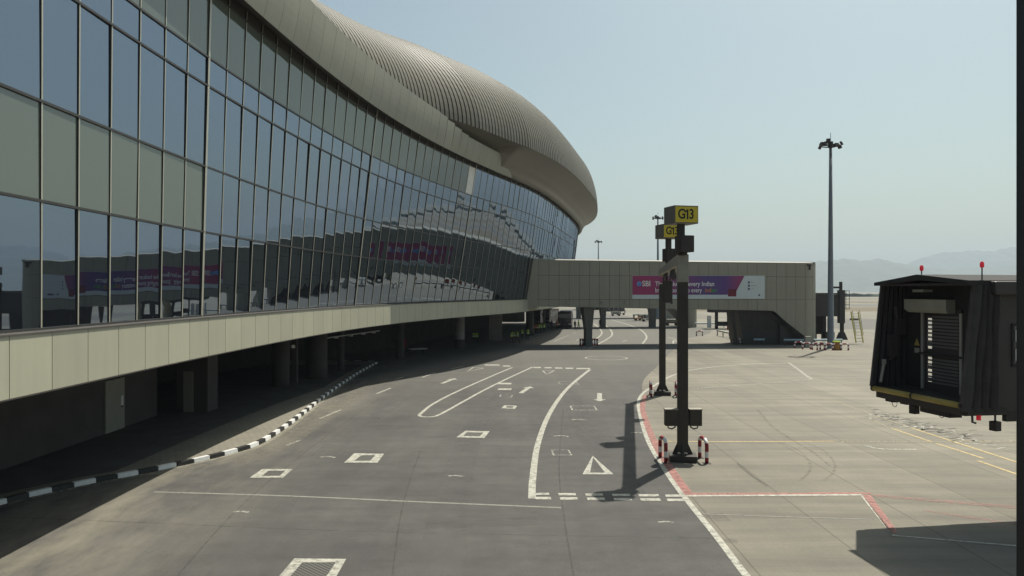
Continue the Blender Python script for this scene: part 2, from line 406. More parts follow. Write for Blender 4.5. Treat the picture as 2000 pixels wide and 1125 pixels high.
# ------------------------------------------------------------------ painted markings
def mark(mb, name, mat):
    return struct(mb.build(name, M[mat]))
def ribbon(px, wd, mat, z=.008, smooth=True, world=False, name='road_marking', wend=None):
    P = [np.array(p if world else gp(*p)[:2]) for p in px]
    if smooth and len(P) > 2: P = crm(P, 6)
    mb = MB(); rows = []
    for i in range(len(P)):
        d = P[min(i + 1, len(P) - 1)] - P[max(i - 1, 0)]; d = d / np.linalg.norm(d); n = np.array([d[1], -d[0]])
        ww = wd if wend is None else wd + (wend - wd) * i / (len(P) - 1)
        rows.append([(*(P[i] - n * ww / 2), z), (*(P[i] + n * ww / 2), z)])
    mb.grid(rows); return mark(mb, name, mat)
def polymark(pxs, mat, z=.008):
    mb = MB()
    for px in pxs: mb.poly([gp(*p)[:2] for p in px], z)
    return mark(mb, 'road_marking', mat)
def outline(pts, wd, mat, z=.008, closed=True, name='road_marking'):
    """mitred outline of a ground polygon (world xy)"""
    P = [np.array(p, float) for p in pts]; n = len(P); rows = []
    for i in range(n):
        a, b, c = P[i - 1], P[i], P[(i + 1) % n]
        d1 = (b - a) / np.linalg.norm(b - a); d2 = (c - b) / np.linalg.norm(c - b)
        n1 = np.array([d1[1], -d1[0]]); n2 = np.array([d2[1], -d2[0]]); q = n1 + n2; q = q / max(.25, np.dot(q, n1))
        rows.append([(*(b - q * wd / 2), z), (*(b + q * wd / 2), z)])
    mb = MB(); mb.grid(rows + [rows[0]] if closed else rows); return mark(mb, name, mat)

m1 = [(1600, 1290), (1466, 1135), (1397, 1045), (1340, 975), (1300, 920), (1265, 860), (1250, 810), (1247, 785), (1256, 768), (1280, 752), (1310, 735), (1345, 724), (1400, 716), (1470, 711), (1545, 709)]
ribbon(m1, .2, 'pw')
ribbon([(1346, 966), (1316, 925), (1281, 870), (1260, 818), (1255, 792), (1262, 772)], .32, 'pr', .012)
polymark([[(1341, 970.5), (1341, 967.5), (1682, 965.5), (1684, 968.5)]], 'pw', .012)
polymark([[(1338, 967.2), (1336, 963.2), (1700, 961.8), (1702, 965.2)]], 'pr', .0085)
polymark([[(1684, 967), (1700, 967), (1753, 1038), (1742, 1046)]], 'pr', .012)
polymark([[(1680, 968), (1684, 967), (1748, 1046), (1743, 1048)]], 'pw', .012)
polymark([[(1742, 1047), (1752, 1046), (2100, 1075), (2100, 1078)]], 'pw', .012)
polymark([[(1700, 965), (1704, 970), (2100, 1004), (2100, 998)]], 'prf', .012)
polymark([[(1800, 995), (1803, 998), (2100, 1045), (2100, 1039)]], 'prf', .008)
ribbon([(1275, 862), (1400, 863), (1630, 862)], .16, 'py', smooth=False); ribbon([(1630, 862), (1800, 863), (2100, 862)], .14, 'pyf', smooth=False)
ribbon([(1560, 767), (1630, 784), (1780, 836)], .15, 'pyf', smooth=False); ribbon([(1780, 836), (1965, 896)], .16, 'py', smooth=False); ribbon([(1965, 896), (2100, 940)], .16, 'py', smooth=False)
ribbon([(1700, 820), (1745, 838)], .13, 'pyf', smooth=False); ribbon([(1745, 838), (1822, 864)], .15, 'py', smooth=False); ribbon([(1828, 866), (1922, 896)], .16, 'py', smooth=False); ribbon([(1910, 900), (2100, 966)], .16, 'py', smooth=False)
ribbon([(1540, 708), (1585, 741)], .28, 'pwf', smooth=False); ribbon([(1352, 759), (1450, 752), (1583, 741)], .16, 'pwf')
ribbon([(1690, 870), (1720, 877), (1790, 878)], .2, 'pwf'); ribbon([(1850, 861), (2100, 862)], .12, 'pyf', smooth=False)
ribbon([(1440, 905), (1470, 930), (1500, 950)], .1, 'grime')
# worn lettering of the stand numbers: short broken strokes
mb = MB(); mb2 = MB()
for i in range(120):
    t = rng.random(); px = 1690 + 250 * t + rng.normal(0, 8); py = 806 + 66 * t + rng.normal(0, 5.5)
    a = np.array(gp(px, py)[:2]); L = rng.uniform(.15, .75); th = rng.choice([0.05, 1.1, .5]) + rng.normal(0, .15); d = np.array([math.cos(th), math.sin(th)]) * L; n = np.array([-d[1], d[0]]) / L * rng.uniform(.04, .1)
    (mb if i % 3 else mb2).poly([a - n, a + d - n, a + d + n, a + n], .008 if i % 3 else .012)
mark(mb, 'road_marking', 'grime'); mark(mb2, 'road_marking', 'pwf')
# main left road lines
big = [(1039, 974), (1041, 930), (1052, 862), (1076, 803), (1110, 757), (1152, 722)]
ribbon(big, .26, 'pw')
for i, (a, b) in enumerate(((1041, 1072), (1090, 1124), (1143, 1177), (1195, 1230), (1247, 1286), (1299, 1331))):
    k = i * .7
    polymark([[(a, 963 + k), (b, 963 + k), (b + 1, 967.3 + k), (a + 1.5, 967.3 + k)], [(a + 3, 971 + k), (b + 3, 971 + k), (b + 5, 975.8 + k), (a + 5, 975.8 + k)]], 'pw', .012)
outline([gp(1158, 892)[:2], gp(1190, 925)[:2], gp(1145, 925)[:2]], .26, 'pw')
outline([gp(1082, 724)[:2], gp(1068, 731.5)[:2], gp(1060, 724.5)[:2], ][::-1], .16, 'pw')
outline([gp(944, 719)[:2], gp(912, 726)[:2], gp(924, 718)[:2]], .16, 'pw')
isl = [(1000, 718), (955, 737), (890, 766), (846, 789), (824, 806), (819, 811), (826, 814), (845, 814), (858, 810), (886, 795), (940, 765), (990, 740), (1040, 717)]
ribbon(isl, .2, 'pw')
for a, b, y in ((1041, 1056, 718), (1063, 1077, 718.4), (1083, 1098, 718.9), (1104, 1119, 719.4), (1125, 1152, 720), (946, 975, 713), (982, 996, 715)):
    polymark([[(a, y - 1), (b, y - 1), (b + 1, y + 1.2), (a + 1, y + 1.2)]], 'pw', .012)
for a, b in (((624, 818), (667, 800)), ((736, 769), (763, 758)), ((770, 742), (787, 737)), ((825, 737), (850, 728)), ((880, 721), (905, 715)), ((560, 870), (585, 860))):
    ribbon([a, b], .17, 'pwf' if a[0] == 560 else 'pw', smooth=False)
def arrow(tail, head, wd=.16, hw=.42, hl=.9):
    a, b = np.array(gp(*tail)[:2]), np.array(gp(*head)[:2]); L = np.linalg.norm(b - a); d = (b - a) / L; n = np.array([d[1], -d[0]]); c = b - d * min(hl, L * .45)
    mb = MB(); mb.poly([a - n * wd, c - n * wd, c + n * wd, a + n * wd], .008); mb.poly([c - n * hw, b, c + n * hw], .0085); mark(mb, 'road_marking', 'pw')
arrow((1017, 768), (1036, 755)); arrow((1171, 768), (1171, 784)); arrow((863, 749), (889, 739))
for x, y in ((984, 749.5), (984, 760.5)): polymark([[(x - 10, y - 1.7), (x + 16, y - 1.4), (x + 14, y + 1.5), (x - 13, y + 1.2)]], 'pw', .012)
outline([gp(x, y)[:2] for x, y in ((978, 771), (1001, 772), (998, 776), (976, 775))], .09, 'pwf')
outline([gp(x, y)[:2] for x, y in ((1078, 879), (1110, 879), (1116, 889), (1081, 889))], .07, 'pwf')
outline([gp(x, y)[:2] for x, y in ((1114, 793), (1160, 793), (1166, 801), (1118, 801))], .10, 'pwf')
outline([gp(x, y)[:2] for x, y in ((1092, 745), (1125, 746), (1130, 751), (1092, 750))], .08, 'pwf')
c0 = gp(1184, 699.3); outline([(c0[0] + 2.15 * math.cos(t), c0[1] + 2.3 * math.sin(t)) for t in np.linspace(0, 2 * math.pi, 33)[:-1]], .16, 'pw')
# curves beyond the footbridge
ribbon([(1140, 679), (1162, 664), (1175, 652), (1172, 643), (1160, 632)], .24, 'pw'); ribbon([(1150, 681), (1178, 667), (1195, 655), (1193, 645), (1183, 636)], .24, 'pw')
ribbon([(1255, 671), (1263, 659), (1257, 649), (1245, 641), (1220, 632), (1195, 625)], .24, 'pw')
ribbon([(1305, 658), (1330, 666), (1370, 673)], .2, 'pwf'); ribbon([(1315, 671), (1316, 665), (1325, 669)], .2, 'pw')
for a, b in (((1082, 667), (1110, 655)), ((1125, 665), (1134, 662)), ((1119, 652), (1124, 650)), ((1216, 668), (1224, 664))): ribbon([a, b], .2, 'pwf', smooth=False)
ribbon([(640, 745), (780, 706), (830, 699)], .14, 'pwf')
# tyre arcs on the apron, dust streaks by the kerb
for dx in (0, 48):
    ribbon([(1520 + dx, 862), (1560 + dx, 880), (1582 + dx, 905), (1578 + dx, 925), (1560 + dx, 940)], .11, 'rub')
ribbon([(1480, 800), (1505, 830), (1540, 855), (1590, 885), (1620, 910)], .14, 'rub')
ribbon([(270, 935), (380, 912), (450, 897), (505, 879), (560, 848), (605, 817), (660, 776), (705, 742)], .34, 'sand')
ribbon([(470, 905), (540, 875), (600, 838), (660, 795), (720, 757), (790, 735)], 1.0, 'sand', .012)

# pale gutter at the kerb, seams, worn bands, scuffs and painted pane reflections on the ground
gk = [np.array(p) for p in kc[12:-22]]; q = MB(); rows = []
for i in range(len(gk)):
    d = gk[min(i + 1, len(gk) - 1)] - gk[max(i - 1, 0)]; d = d / np.linalg.norm(d); n = np.array([d[1], -d[0]]); rows.append([(*(gk[i] + n * .13), .008), (*(gk[i] + n * .34), .008)])
q.grid(rows); mark(q, 'gutter', 'gut')
for pts, wd_ in (([(480, 824), (600, 828), (820, 836), (1200, 853), (1290, 856)], .06), ([(0, 1010), (300, 1022), (700, 1038), (1400, 1052)], .05), ([(760, 1180), (780, 1020), (800, 940), (822, 880)], .05), ([(1130, 1180), (1100, 1000), (1092, 900), (1100, 800)], .05), ([(300, 1180), (480, 980), (640, 850), (740, 780)], .05)):
    ribbon(pts, wd_, 'seam', .0065)
for pts, w0, w1 in (([(900, 1005), (1150, 1012), (1420, 1010)], .5, .9), ([(1000, 1062), (1200, 1048), (1440, 1058)], .7, .4), ([(560, 1060), (800, 1030), (1050, 1018)], .5, .8), ([(1110, 760), (1140, 830), (1190, 900), (1230, 1000)], 1.2, 1.6), ([(860, 1180), (880, 980), (930, 830), (990, 760)], 1.3, 1.0), ([(420, 1180), (560, 960), (680, 850), (800, 770)], 1.3, .9)):
    ribbon(pts, w0, 'worn', .0055, wend=w1)
ribbon([(300, 961), (560, 969), (830, 981), (1096, 992)], .13, 'pale'); ribbon([(1372, 1004), (1540, 1010), (1712, 1015)], .08, 'pale')  # not road markings: lamp reflections from the window pane, painted as pale ground lines
for x, y in ((1130, 820), (1095, 852), (640, 893), (470, 1000), (1300, 1020), (1246, 846), (890, 930)):
    ribbon([(x - 14, y), (x + 2, y - 1), (x + 15, y + 1)], .12, 'pwf')
# drain covers
def drain(o, i, label):
    O = [np.array(gp(*p)[:2]) for p in o]; I = [np.array(gp(*p)[:2]) for p in i]
    c = sum(O) / 4; t = thing('drain_cover', label, 'drain cover', (*c, 0), 'drain covers set in the road')
    fr = MB()
    for k in range(4):
        a, b, cc, d = O[k] - c, O[(k + 1) % 4] - c, I[(k + 1) % 4] - c, I[k] - c
        fr.hexa([(*a, .002), (*b, .002), (*cc, .002), (*d, .002)], [(*a, .02), (*b, .02), (*cc, .022), (*d, .022)])
    fr.build('frame', M['pw'], t)
    MB().poly([p - c for p in I], .014).build('grate', M['grate'], t)
drain([(575, 1092), (676, 1093), (652, 1135), (538, 1135)], [(590, 1100), (656, 1100), (636, 1129), (565, 1129)], 'large white framed drain grate cut by the bottom edge of the road')
drain([(512, 917), (571, 917), (552, 934), (487, 934)], [(524, 920.5), (557, 920.5), (546, 930.5), (511, 930.5)], 'white framed drain cover nearest the striped kerb')
drain([(692, 886), (750, 887), (737, 904.5), (672, 904.5)], [(706, 890), (733, 890), (723, 901), (691, 901)], 'drain cover with a thick ragged white surround in the middle of the road')
drain([(909, 842), (956, 843), (946, 856), (891, 855)], [(912, 845), (944, 846), (937, 853), (904, 852.5)], 'white framed drain cover below the rounded end of the lane island')
drain([(985, 792), (1010, 793), (1006, 799), (979, 798)], [(991, 793.7), (1003, 794.2), (1001, 797.3), (988, 797)], 'small drain cover between the lane island and the long curved white line')

# ------------------------------------------------------------------ terminal building
Bp = np.array([(-12.05, 4), (-12.07, 18.1), (-12.1, 31.9), (-10.4, 54), (-5.5, 73.5), (-1.7, 84), (2.3, 98), (7, 121.5), (10.8, 144.5), (12, 165), (9.5, 185), (0.5, 203), (-18, 216)])
Tp = np.array([(-12.05, 4), (-12.0, 18), (-11.65, 31.9), (-8.8, 53.6), (-3.5, 73.1), (0.1, 83.5), (4.1, 97.5), (8.75, 121.2), (12.4, 144.3), (13.5, 165.5), (10.9, 186), (1.3, 204.6), (-17.4, 218)])
def spl(P):
    n = len(P); A = np.eye(n); Rr = np.zeros_like(P)
    for i in range(1, n - 1):
        A[i, i - 1:i + 2] = [1, 4, 1]; Rr[i] = 6 * (P[i + 1] - 2 * P[i] + P[i - 1])
    Mm = np.linalg.solve(A, Rr)
    def f(x):
        x = np.asarray(x, float); i = np.clip(x.astype(int), 0, n - 2); u = (x - i)[..., None]; v = 1 - u
        return v * P[i] + u * P[i + 1] + ((v ** 3 - v) * Mm[i] + (u ** 3 - u) * Mm[i + 1]) / 6
    return f
fB, fT = spl(Bp), spl(Tp)
_tt = np.linspace(0, 12, 4001); _bb = fB(_tt); _L = np.r_[0, np.cumsum(np.hypot(*np.diff(_bb, axis=0).T))]
s2t = lambda s: np.interp(s, _L, _tt)
BB = lambda s: fB(s2t(s))
TT = lambda s: fT(s2t(s))
def nrm(s, f=None):
    f = f or TT; d = f(s + .3) - f(s - .3); d = d / np.hypot(*d); return np.array([d[1], -d[0]])
ZG0, ZG1 = 6.02, 18.7
def FP(s, z, off=0.0):
    k = (z - ZG0) / (ZG1 - ZG0); b = BB(s); p = b + (TT(s) - b) * k + nrm(s) * off; return (p[0], p[1], z)
MODW, K0, K1 = 1.71, -5, 92
sk = lambda k: 25.95 + MODW * (k - 8)
lev = [6.02, 9.3, 11.85, 15.0, 16.1, 18.7]
term = thing('terminal_building', 'curving airport terminal with a dark glass front, beige fascia bands and a ribbed bronze roof', 'terminal building', (0, 0, 0))
for k in range(K0, K1):
    s0, s1 = sk(k), sk(k + 1); mb = MB(); pl = MB()
    for r in range(5):
        a = [np.array(FP(s0 + .03, lev[r] + .02)), np.array(FP(s1 - .03, lev[r] + .02)), np.array(FP(s0 + .03, lev[r + 1] - .02))]
        n = np.array([*nrm((s0 + s1) / 2), 0]); j = rng.normal(0, .007, 2)
        a[1] = a[1] + n * j[0]; a[2] = a[2] + n * j[1]
        mi = 0
        if r == 1 and k < 8: mi = 1
        if r == 4 and k < 33: mi = 1
        if r == 4 and k == 33: mi = 2
        mb.quad(a[0], a[1], a[1] + a[2] - a[0], a[2], mi)
    mb.build('window', [M['glass'], M['spandrel'], M['white']], term, fix=False)
    thick = (k - 8) % 13 == 0
    wd = .15 if thick else .06; mu = MB(); sc = s0
    zs = [6.0, 10, 14, 19.15]
    rows = []
    for z in zs:
        tl = TT(sc + .3) - TT(sc - .3); tl = tl / np.hypot(*tl)
        p = np.array(FP(sc, z)[:2]); nn = nrm(sc); ou = .05 if thick else .03
        rows.append([(*(p - tl * wd / 2 - nn * .06), z), (*(p - tl * wd / 2 + nn * ou), z), (*(p + tl * wd / 2 + nn * ou), z), (*(p + tl * wd / 2 - nn * .06), z), (*(p - tl * wd / 2 - nn * .06), z)])
    mu.grid(rows, mif=lambda i, j: 0 if j == 1 else 1); mu.build('mullion', [M['mull'], M['transom']], term)  # shaded sides painted dark, only the sunlit front face stays light
    # lower fascia panel
    pn = MB(); g_ = .014
    A, B_ = s0 + g_, s1 - g_
    q = lambda s, z, o: (*(BB(s) + nrm(s, BB) * o), z)
    pn.hexa([q(A, 4.47, .22), q(B_, 4.47, .22), q(B_, 4.47, .30), q(A, 4.47, .30)], [q(A, 5.93, .22), q(B_, 5.93, .22), q(B_, 5.93, .30), q(A, 5.93, .30)])
    pn.build('lower_fascia_panel', M['panel'], term)
SS = np.arange(sk(K0), sk(K1) + .1, MODW / 2)
for z in lev:
    tr = MB(); rows = []
    for s in SS:
        rows.append([FP(s, z - .035, -.05), FP(s, z - .035, .05), FP(s, z + .035, .05), FP(s, z + .035, -.05), FP(s, z - .035, -.05)])
    tr.grid(rows); tr.build('transom', M['transom'], term)
def sweep(prof, s_list, f=TT):
    """prof: list of (offset, z) or a function of s"""
    rows = []
    for s in s_list:
        pr = prof(s) if callable(prof) else prof; p = f(s); n = nrm(s, f)
        rows.append([(*(p + n * o), z) for o, z in pr])
    return rows
q = MB(); q.grid(sweep([(-.1, 6.0), (.2, 5.99), (.33, 5.975), (.335, 5.935), (.215, 5.93), (.215, 4.47), (.31, 4.465), (.31, 4.43), (-.4, 4.43)], SS, BB))
q.build('fascia_backing', M['eave'], term)
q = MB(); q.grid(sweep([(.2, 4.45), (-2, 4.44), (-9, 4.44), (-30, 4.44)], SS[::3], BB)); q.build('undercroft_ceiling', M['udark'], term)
q = MB(); q.grid(sweep([(-.14, 18.62), (-.14, 19.3), (.34, 19.25), (.36, 19.0), (.73, 18.9), (.73, 18.98)], SS)); q.build('eave_recess', M['eave'], term)
# upper fascia ribbon, ending in a curved cut
s_of_Y = lambda Y: float(np.interp(Y, [TT(s)[1] for s in SS], SS))
slo, shi = s_of_Y(81.0), s_of_Y(76.6)
sm = lambda x: x * x * (3 - 2 * x)
k = K0
while sk(k) < slo:
    a, b = sk(k) + .011, sk(k + 1) - .011; rows = []
    for i in range(7):
        v = i / 6; zd = .65 * sm(float(np.clip((TT(a)[1] - 60) / 9, 0, 1))); z = 18.87 + (2.43 - zd) * v; o = .75 + .45 * v + .06 * math.sin(v * math.pi); lim = slo + (shi - slo) * sm(v)
        rows.append([(*(TT(min(s, lim)) + nrm(min(s, lim)) * o), z) for s in (a, (a + b) / 2, b)])
    mb = MB(); mb.grid(rows)
    ob = mb.build('upper_fascia_panel', M['ribbon'], term)
    md = ob.modifiers.new('solid', 'SOLIDIFY'); md.thickness = .05; md.offset = 0
    k += 1
q = MB(); q.grid(sweep([(.72, 18.93), (1.02, 20.55), (1.0, 20.6), (.2, 20.6)], [s for s in SS if s < shi])); q.build('ribbon_backing', M['eave'], term)
# ribbed roof
Yk = [20, 50, 60, 63.6, 69, 79, 87, 101, 124, 144, 165, 190, 215]; Ok = [-1.5, -1, .0, .6, 2.0, 3.5, 3.85, 4.0, 4.3, 3.6, 3.2, 3, 3]
oE = lambda s: float(np.interp(TT(s)[1], Yk, Ok))
KY = [15, 55, 85, 115, 145, 180, 215]; HH = [4.0, 8.5, 11.35, 12.42, 14.37, 15.19, 15.55]; WW = [13.34, 15.38, 17.43, 17.63, 17.0, 16.74, 16.58]
def cub(x, kx, ky):
    kx = np.array(kx, float); ky = np.array(ky, float); n = len(kx); h = np.diff(kx); A = np.eye(n); r = np.zeros(n)
    for i in range(1, n - 1):
        A[i, i - 1] = h[i - 1]; A[i, i] = 2 * (h[i - 1] + h[i]); A[i, i + 1] = h[i]; r[i] = 6 * ((ky[i + 1] - ky[i]) / h[i] - (ky[i] - ky[i - 1]) / h[i - 1])
    m = np.linalg.solve(A, r); i = int(np.clip(np.searchsorted(kx, x) - 1, 0, n - 2)); d = h[i]; a = (kx[i + 1] - x) / d; b = (x - kx[i]) / d
    return a * ky[i] + b * ky[i + 1] + ((a ** 3 - a) * m[i] + (b ** 3 - b) * m[i + 1]) * d * d / 6
th = np.linspace(0, math.pi / 2, 26)
def roofprof(s, dep):
    Y = TT(s)[1]; h, wd, e = cub(Y, KY, HH), cub(Y, KY, WW), oE(s)
    o = e - (wd - dep) * (1 - np.cos(th) ** .9) - dep; z = 21.5 + (h - dep) * np.sin(th)
    return [(e - dep - .02, 21.44)] + list(zip(o, z)) + [(e - wd - 25, 21.9 + h)]
rows = []; flag = []
PIT = .64; s = 14.0
while s < sk(K1) - 2:
    for ds, dp, fl in ((0, .16, 1), (.15, .16, 1), (.165, 0, 0), (.625, 0, 0)):
        pr = roofprof(s + ds, dp); p = TT(s + ds); n = nrm(s + ds); rows.append([(*(p + n * o), z) for o, z in pr]); flag.append(fl)
    s += PIT
q = MB(); q.grid(rows, mif=lambda i, j: 1 if flag[i] and j > 0 else 0); q.build('roof', [M['roof'], M['groove']], term)
def sofprof(s):
    e = max(oE(s), .9)
    f = np.clip((s - shi) / 1.5, 0, 1)
    if f < .5: return [(-.1, 19.2), (.1, 19.3), (.15, 19.6), (.2, 20.0), (.22, 20.03), (.3, 20.5), (.45, 20.9), (e * .5, 21.15), (e * .85, 21.36), (e, 21.46)]
    return [(.3, 18.95), (.72, 18.9), (.9 if e > 1.2 else .75, 19.35), (min(1.15, e * .8), 19.8), (min(1.2, e * .82), 19.83), (min(1.55, e * .86), 20.35), (max(min(2.1, e * .9), e * .55), 20.85), (e * .8, 21.2), (e * .93, 21.38), (e, 21.46)]
q = MB(); q.grid(sweep(sofprof, [s for s in SS if TT(s)[1] > 58 and s < sk(K1) - 2])); q.build('roof_soffit', M['soffit'], term, smooth=True)

# undercroft: back wall, piers, doors, columns
kY = [p[1] for p in kc[:-22]]; kX = [p[0] for p in kc[:-22]]
fl = [BB(s) - nrm(s, BB) * 2.9 for s in SS if 9 < BB(s)[1] < 71]; fl = [(min(p[0], float(np.interp(p[1], kY, kX)) - .7), p[1], .154) for p in fl]
q = MB(); q.grid([[p, (p[0] - 24, p[1], .154)] for p in fl]); struct(q.build('undercroft_shade_floor', plain('undercroft_shade_floor', (.085, .08, .074), .85, 0, .2, .9)))  # added dark sheet over the pavers, deep shade put into its colour
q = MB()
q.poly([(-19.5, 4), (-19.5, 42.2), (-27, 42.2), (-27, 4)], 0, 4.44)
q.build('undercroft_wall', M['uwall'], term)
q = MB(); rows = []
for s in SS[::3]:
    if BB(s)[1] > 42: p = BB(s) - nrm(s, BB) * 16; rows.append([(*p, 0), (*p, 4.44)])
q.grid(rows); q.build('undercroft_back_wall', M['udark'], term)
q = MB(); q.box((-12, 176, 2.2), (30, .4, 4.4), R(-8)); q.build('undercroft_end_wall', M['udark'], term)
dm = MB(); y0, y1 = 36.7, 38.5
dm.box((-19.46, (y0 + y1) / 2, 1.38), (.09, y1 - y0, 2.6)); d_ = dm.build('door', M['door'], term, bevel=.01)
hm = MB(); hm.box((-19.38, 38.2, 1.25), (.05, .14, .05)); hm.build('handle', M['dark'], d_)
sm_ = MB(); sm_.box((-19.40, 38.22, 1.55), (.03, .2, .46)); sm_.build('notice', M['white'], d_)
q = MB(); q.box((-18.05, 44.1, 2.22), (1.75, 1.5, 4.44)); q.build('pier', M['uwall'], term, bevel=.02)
dm = MB(); dm.box((-18.25, 43.32, 1.3), (.55, .06, 2.3)); dm.build('door', M['door'], term)
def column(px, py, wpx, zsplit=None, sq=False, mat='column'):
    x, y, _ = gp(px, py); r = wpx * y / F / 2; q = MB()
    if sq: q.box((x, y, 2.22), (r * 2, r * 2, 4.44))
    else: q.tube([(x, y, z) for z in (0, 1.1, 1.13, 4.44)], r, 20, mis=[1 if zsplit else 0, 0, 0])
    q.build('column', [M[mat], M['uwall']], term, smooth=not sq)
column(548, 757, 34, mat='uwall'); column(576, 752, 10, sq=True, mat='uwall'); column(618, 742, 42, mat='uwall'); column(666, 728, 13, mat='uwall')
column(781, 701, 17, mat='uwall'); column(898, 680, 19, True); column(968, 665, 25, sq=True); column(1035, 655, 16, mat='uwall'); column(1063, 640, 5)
# lamp rail hung under the fascia, camera on a pier
a, b = wp(632, 661, 62), wp(741, 646, 72)
t = thing('lamp_rail', 'thin pipe rail carrying small lamps hung under the fascia', 'light rail', a)
L3 = Vector(b) - Vector(a)
MB().tube([(0, 0, 0), L3], .05, 8).build('pipe', M['railtop'], t)
for f in (.2, .45, .68, .88):
    c = L3 * f; MB().box((c.x, c.y, c.z - .1), (.3, .3, .1)).build('lamp', M['white'], t)
    hz = 4.45 - a[2] - c.z; MB().tube([(c.x, c.y, c.z), (c.x, c.y, c.z + hz)], .02, 6).build('hanger', M['dark'], t)
def simple(name, label, cat, parts, loc=(0, 0, 0), group=None, rz=0):
    t = thing(name, label, cat, loc, group, rz)
    for nm, mb, mt in parts: mb.build(nm, M[mt] if isinstance(mt, str) else [M[x] for x in mt], t, bevel=0)
    return t
c = wp(569, 675, 52.6)
simple('security_camera', 'small white camera on the square pier under the terminal', 'camera', [('body', MB().box((.12, -.1, -.05), (.22, .42, .2), .5), 'white'), ('bracket', MB().bar((0, 0, 0), (.1, 0, .25), .06), 'dark')], c)
c = gp(815, 694)
simple('bench', 'low bench in the shade under the terminal', 'bench', [('seat', MB().box((0, 0, .72), (1.9, 1.2, .08), .5), 'railtop'), ('leg', MB().box((-.6, -.2, .34), (.08, .08, .68)), 'dark'), ('leg', MB().box((.6, .3, .34), (.08, .08, .68)), 'dark')], c)
c = gp(775, 700)
simple('floor_sign', 'red faced sign on two short posts by a round column', 'sign', [('post', MB().box((-.12, 0, .55), (.05, .05, 1.1)), 'railtop'), ('post', MB().box((.14, 0, .55), (.05, .05, 1.1)), 'railtop'), ('board', MB().box((.6, .1, 1.6), (.7, .06, .9)), 'red')], c)

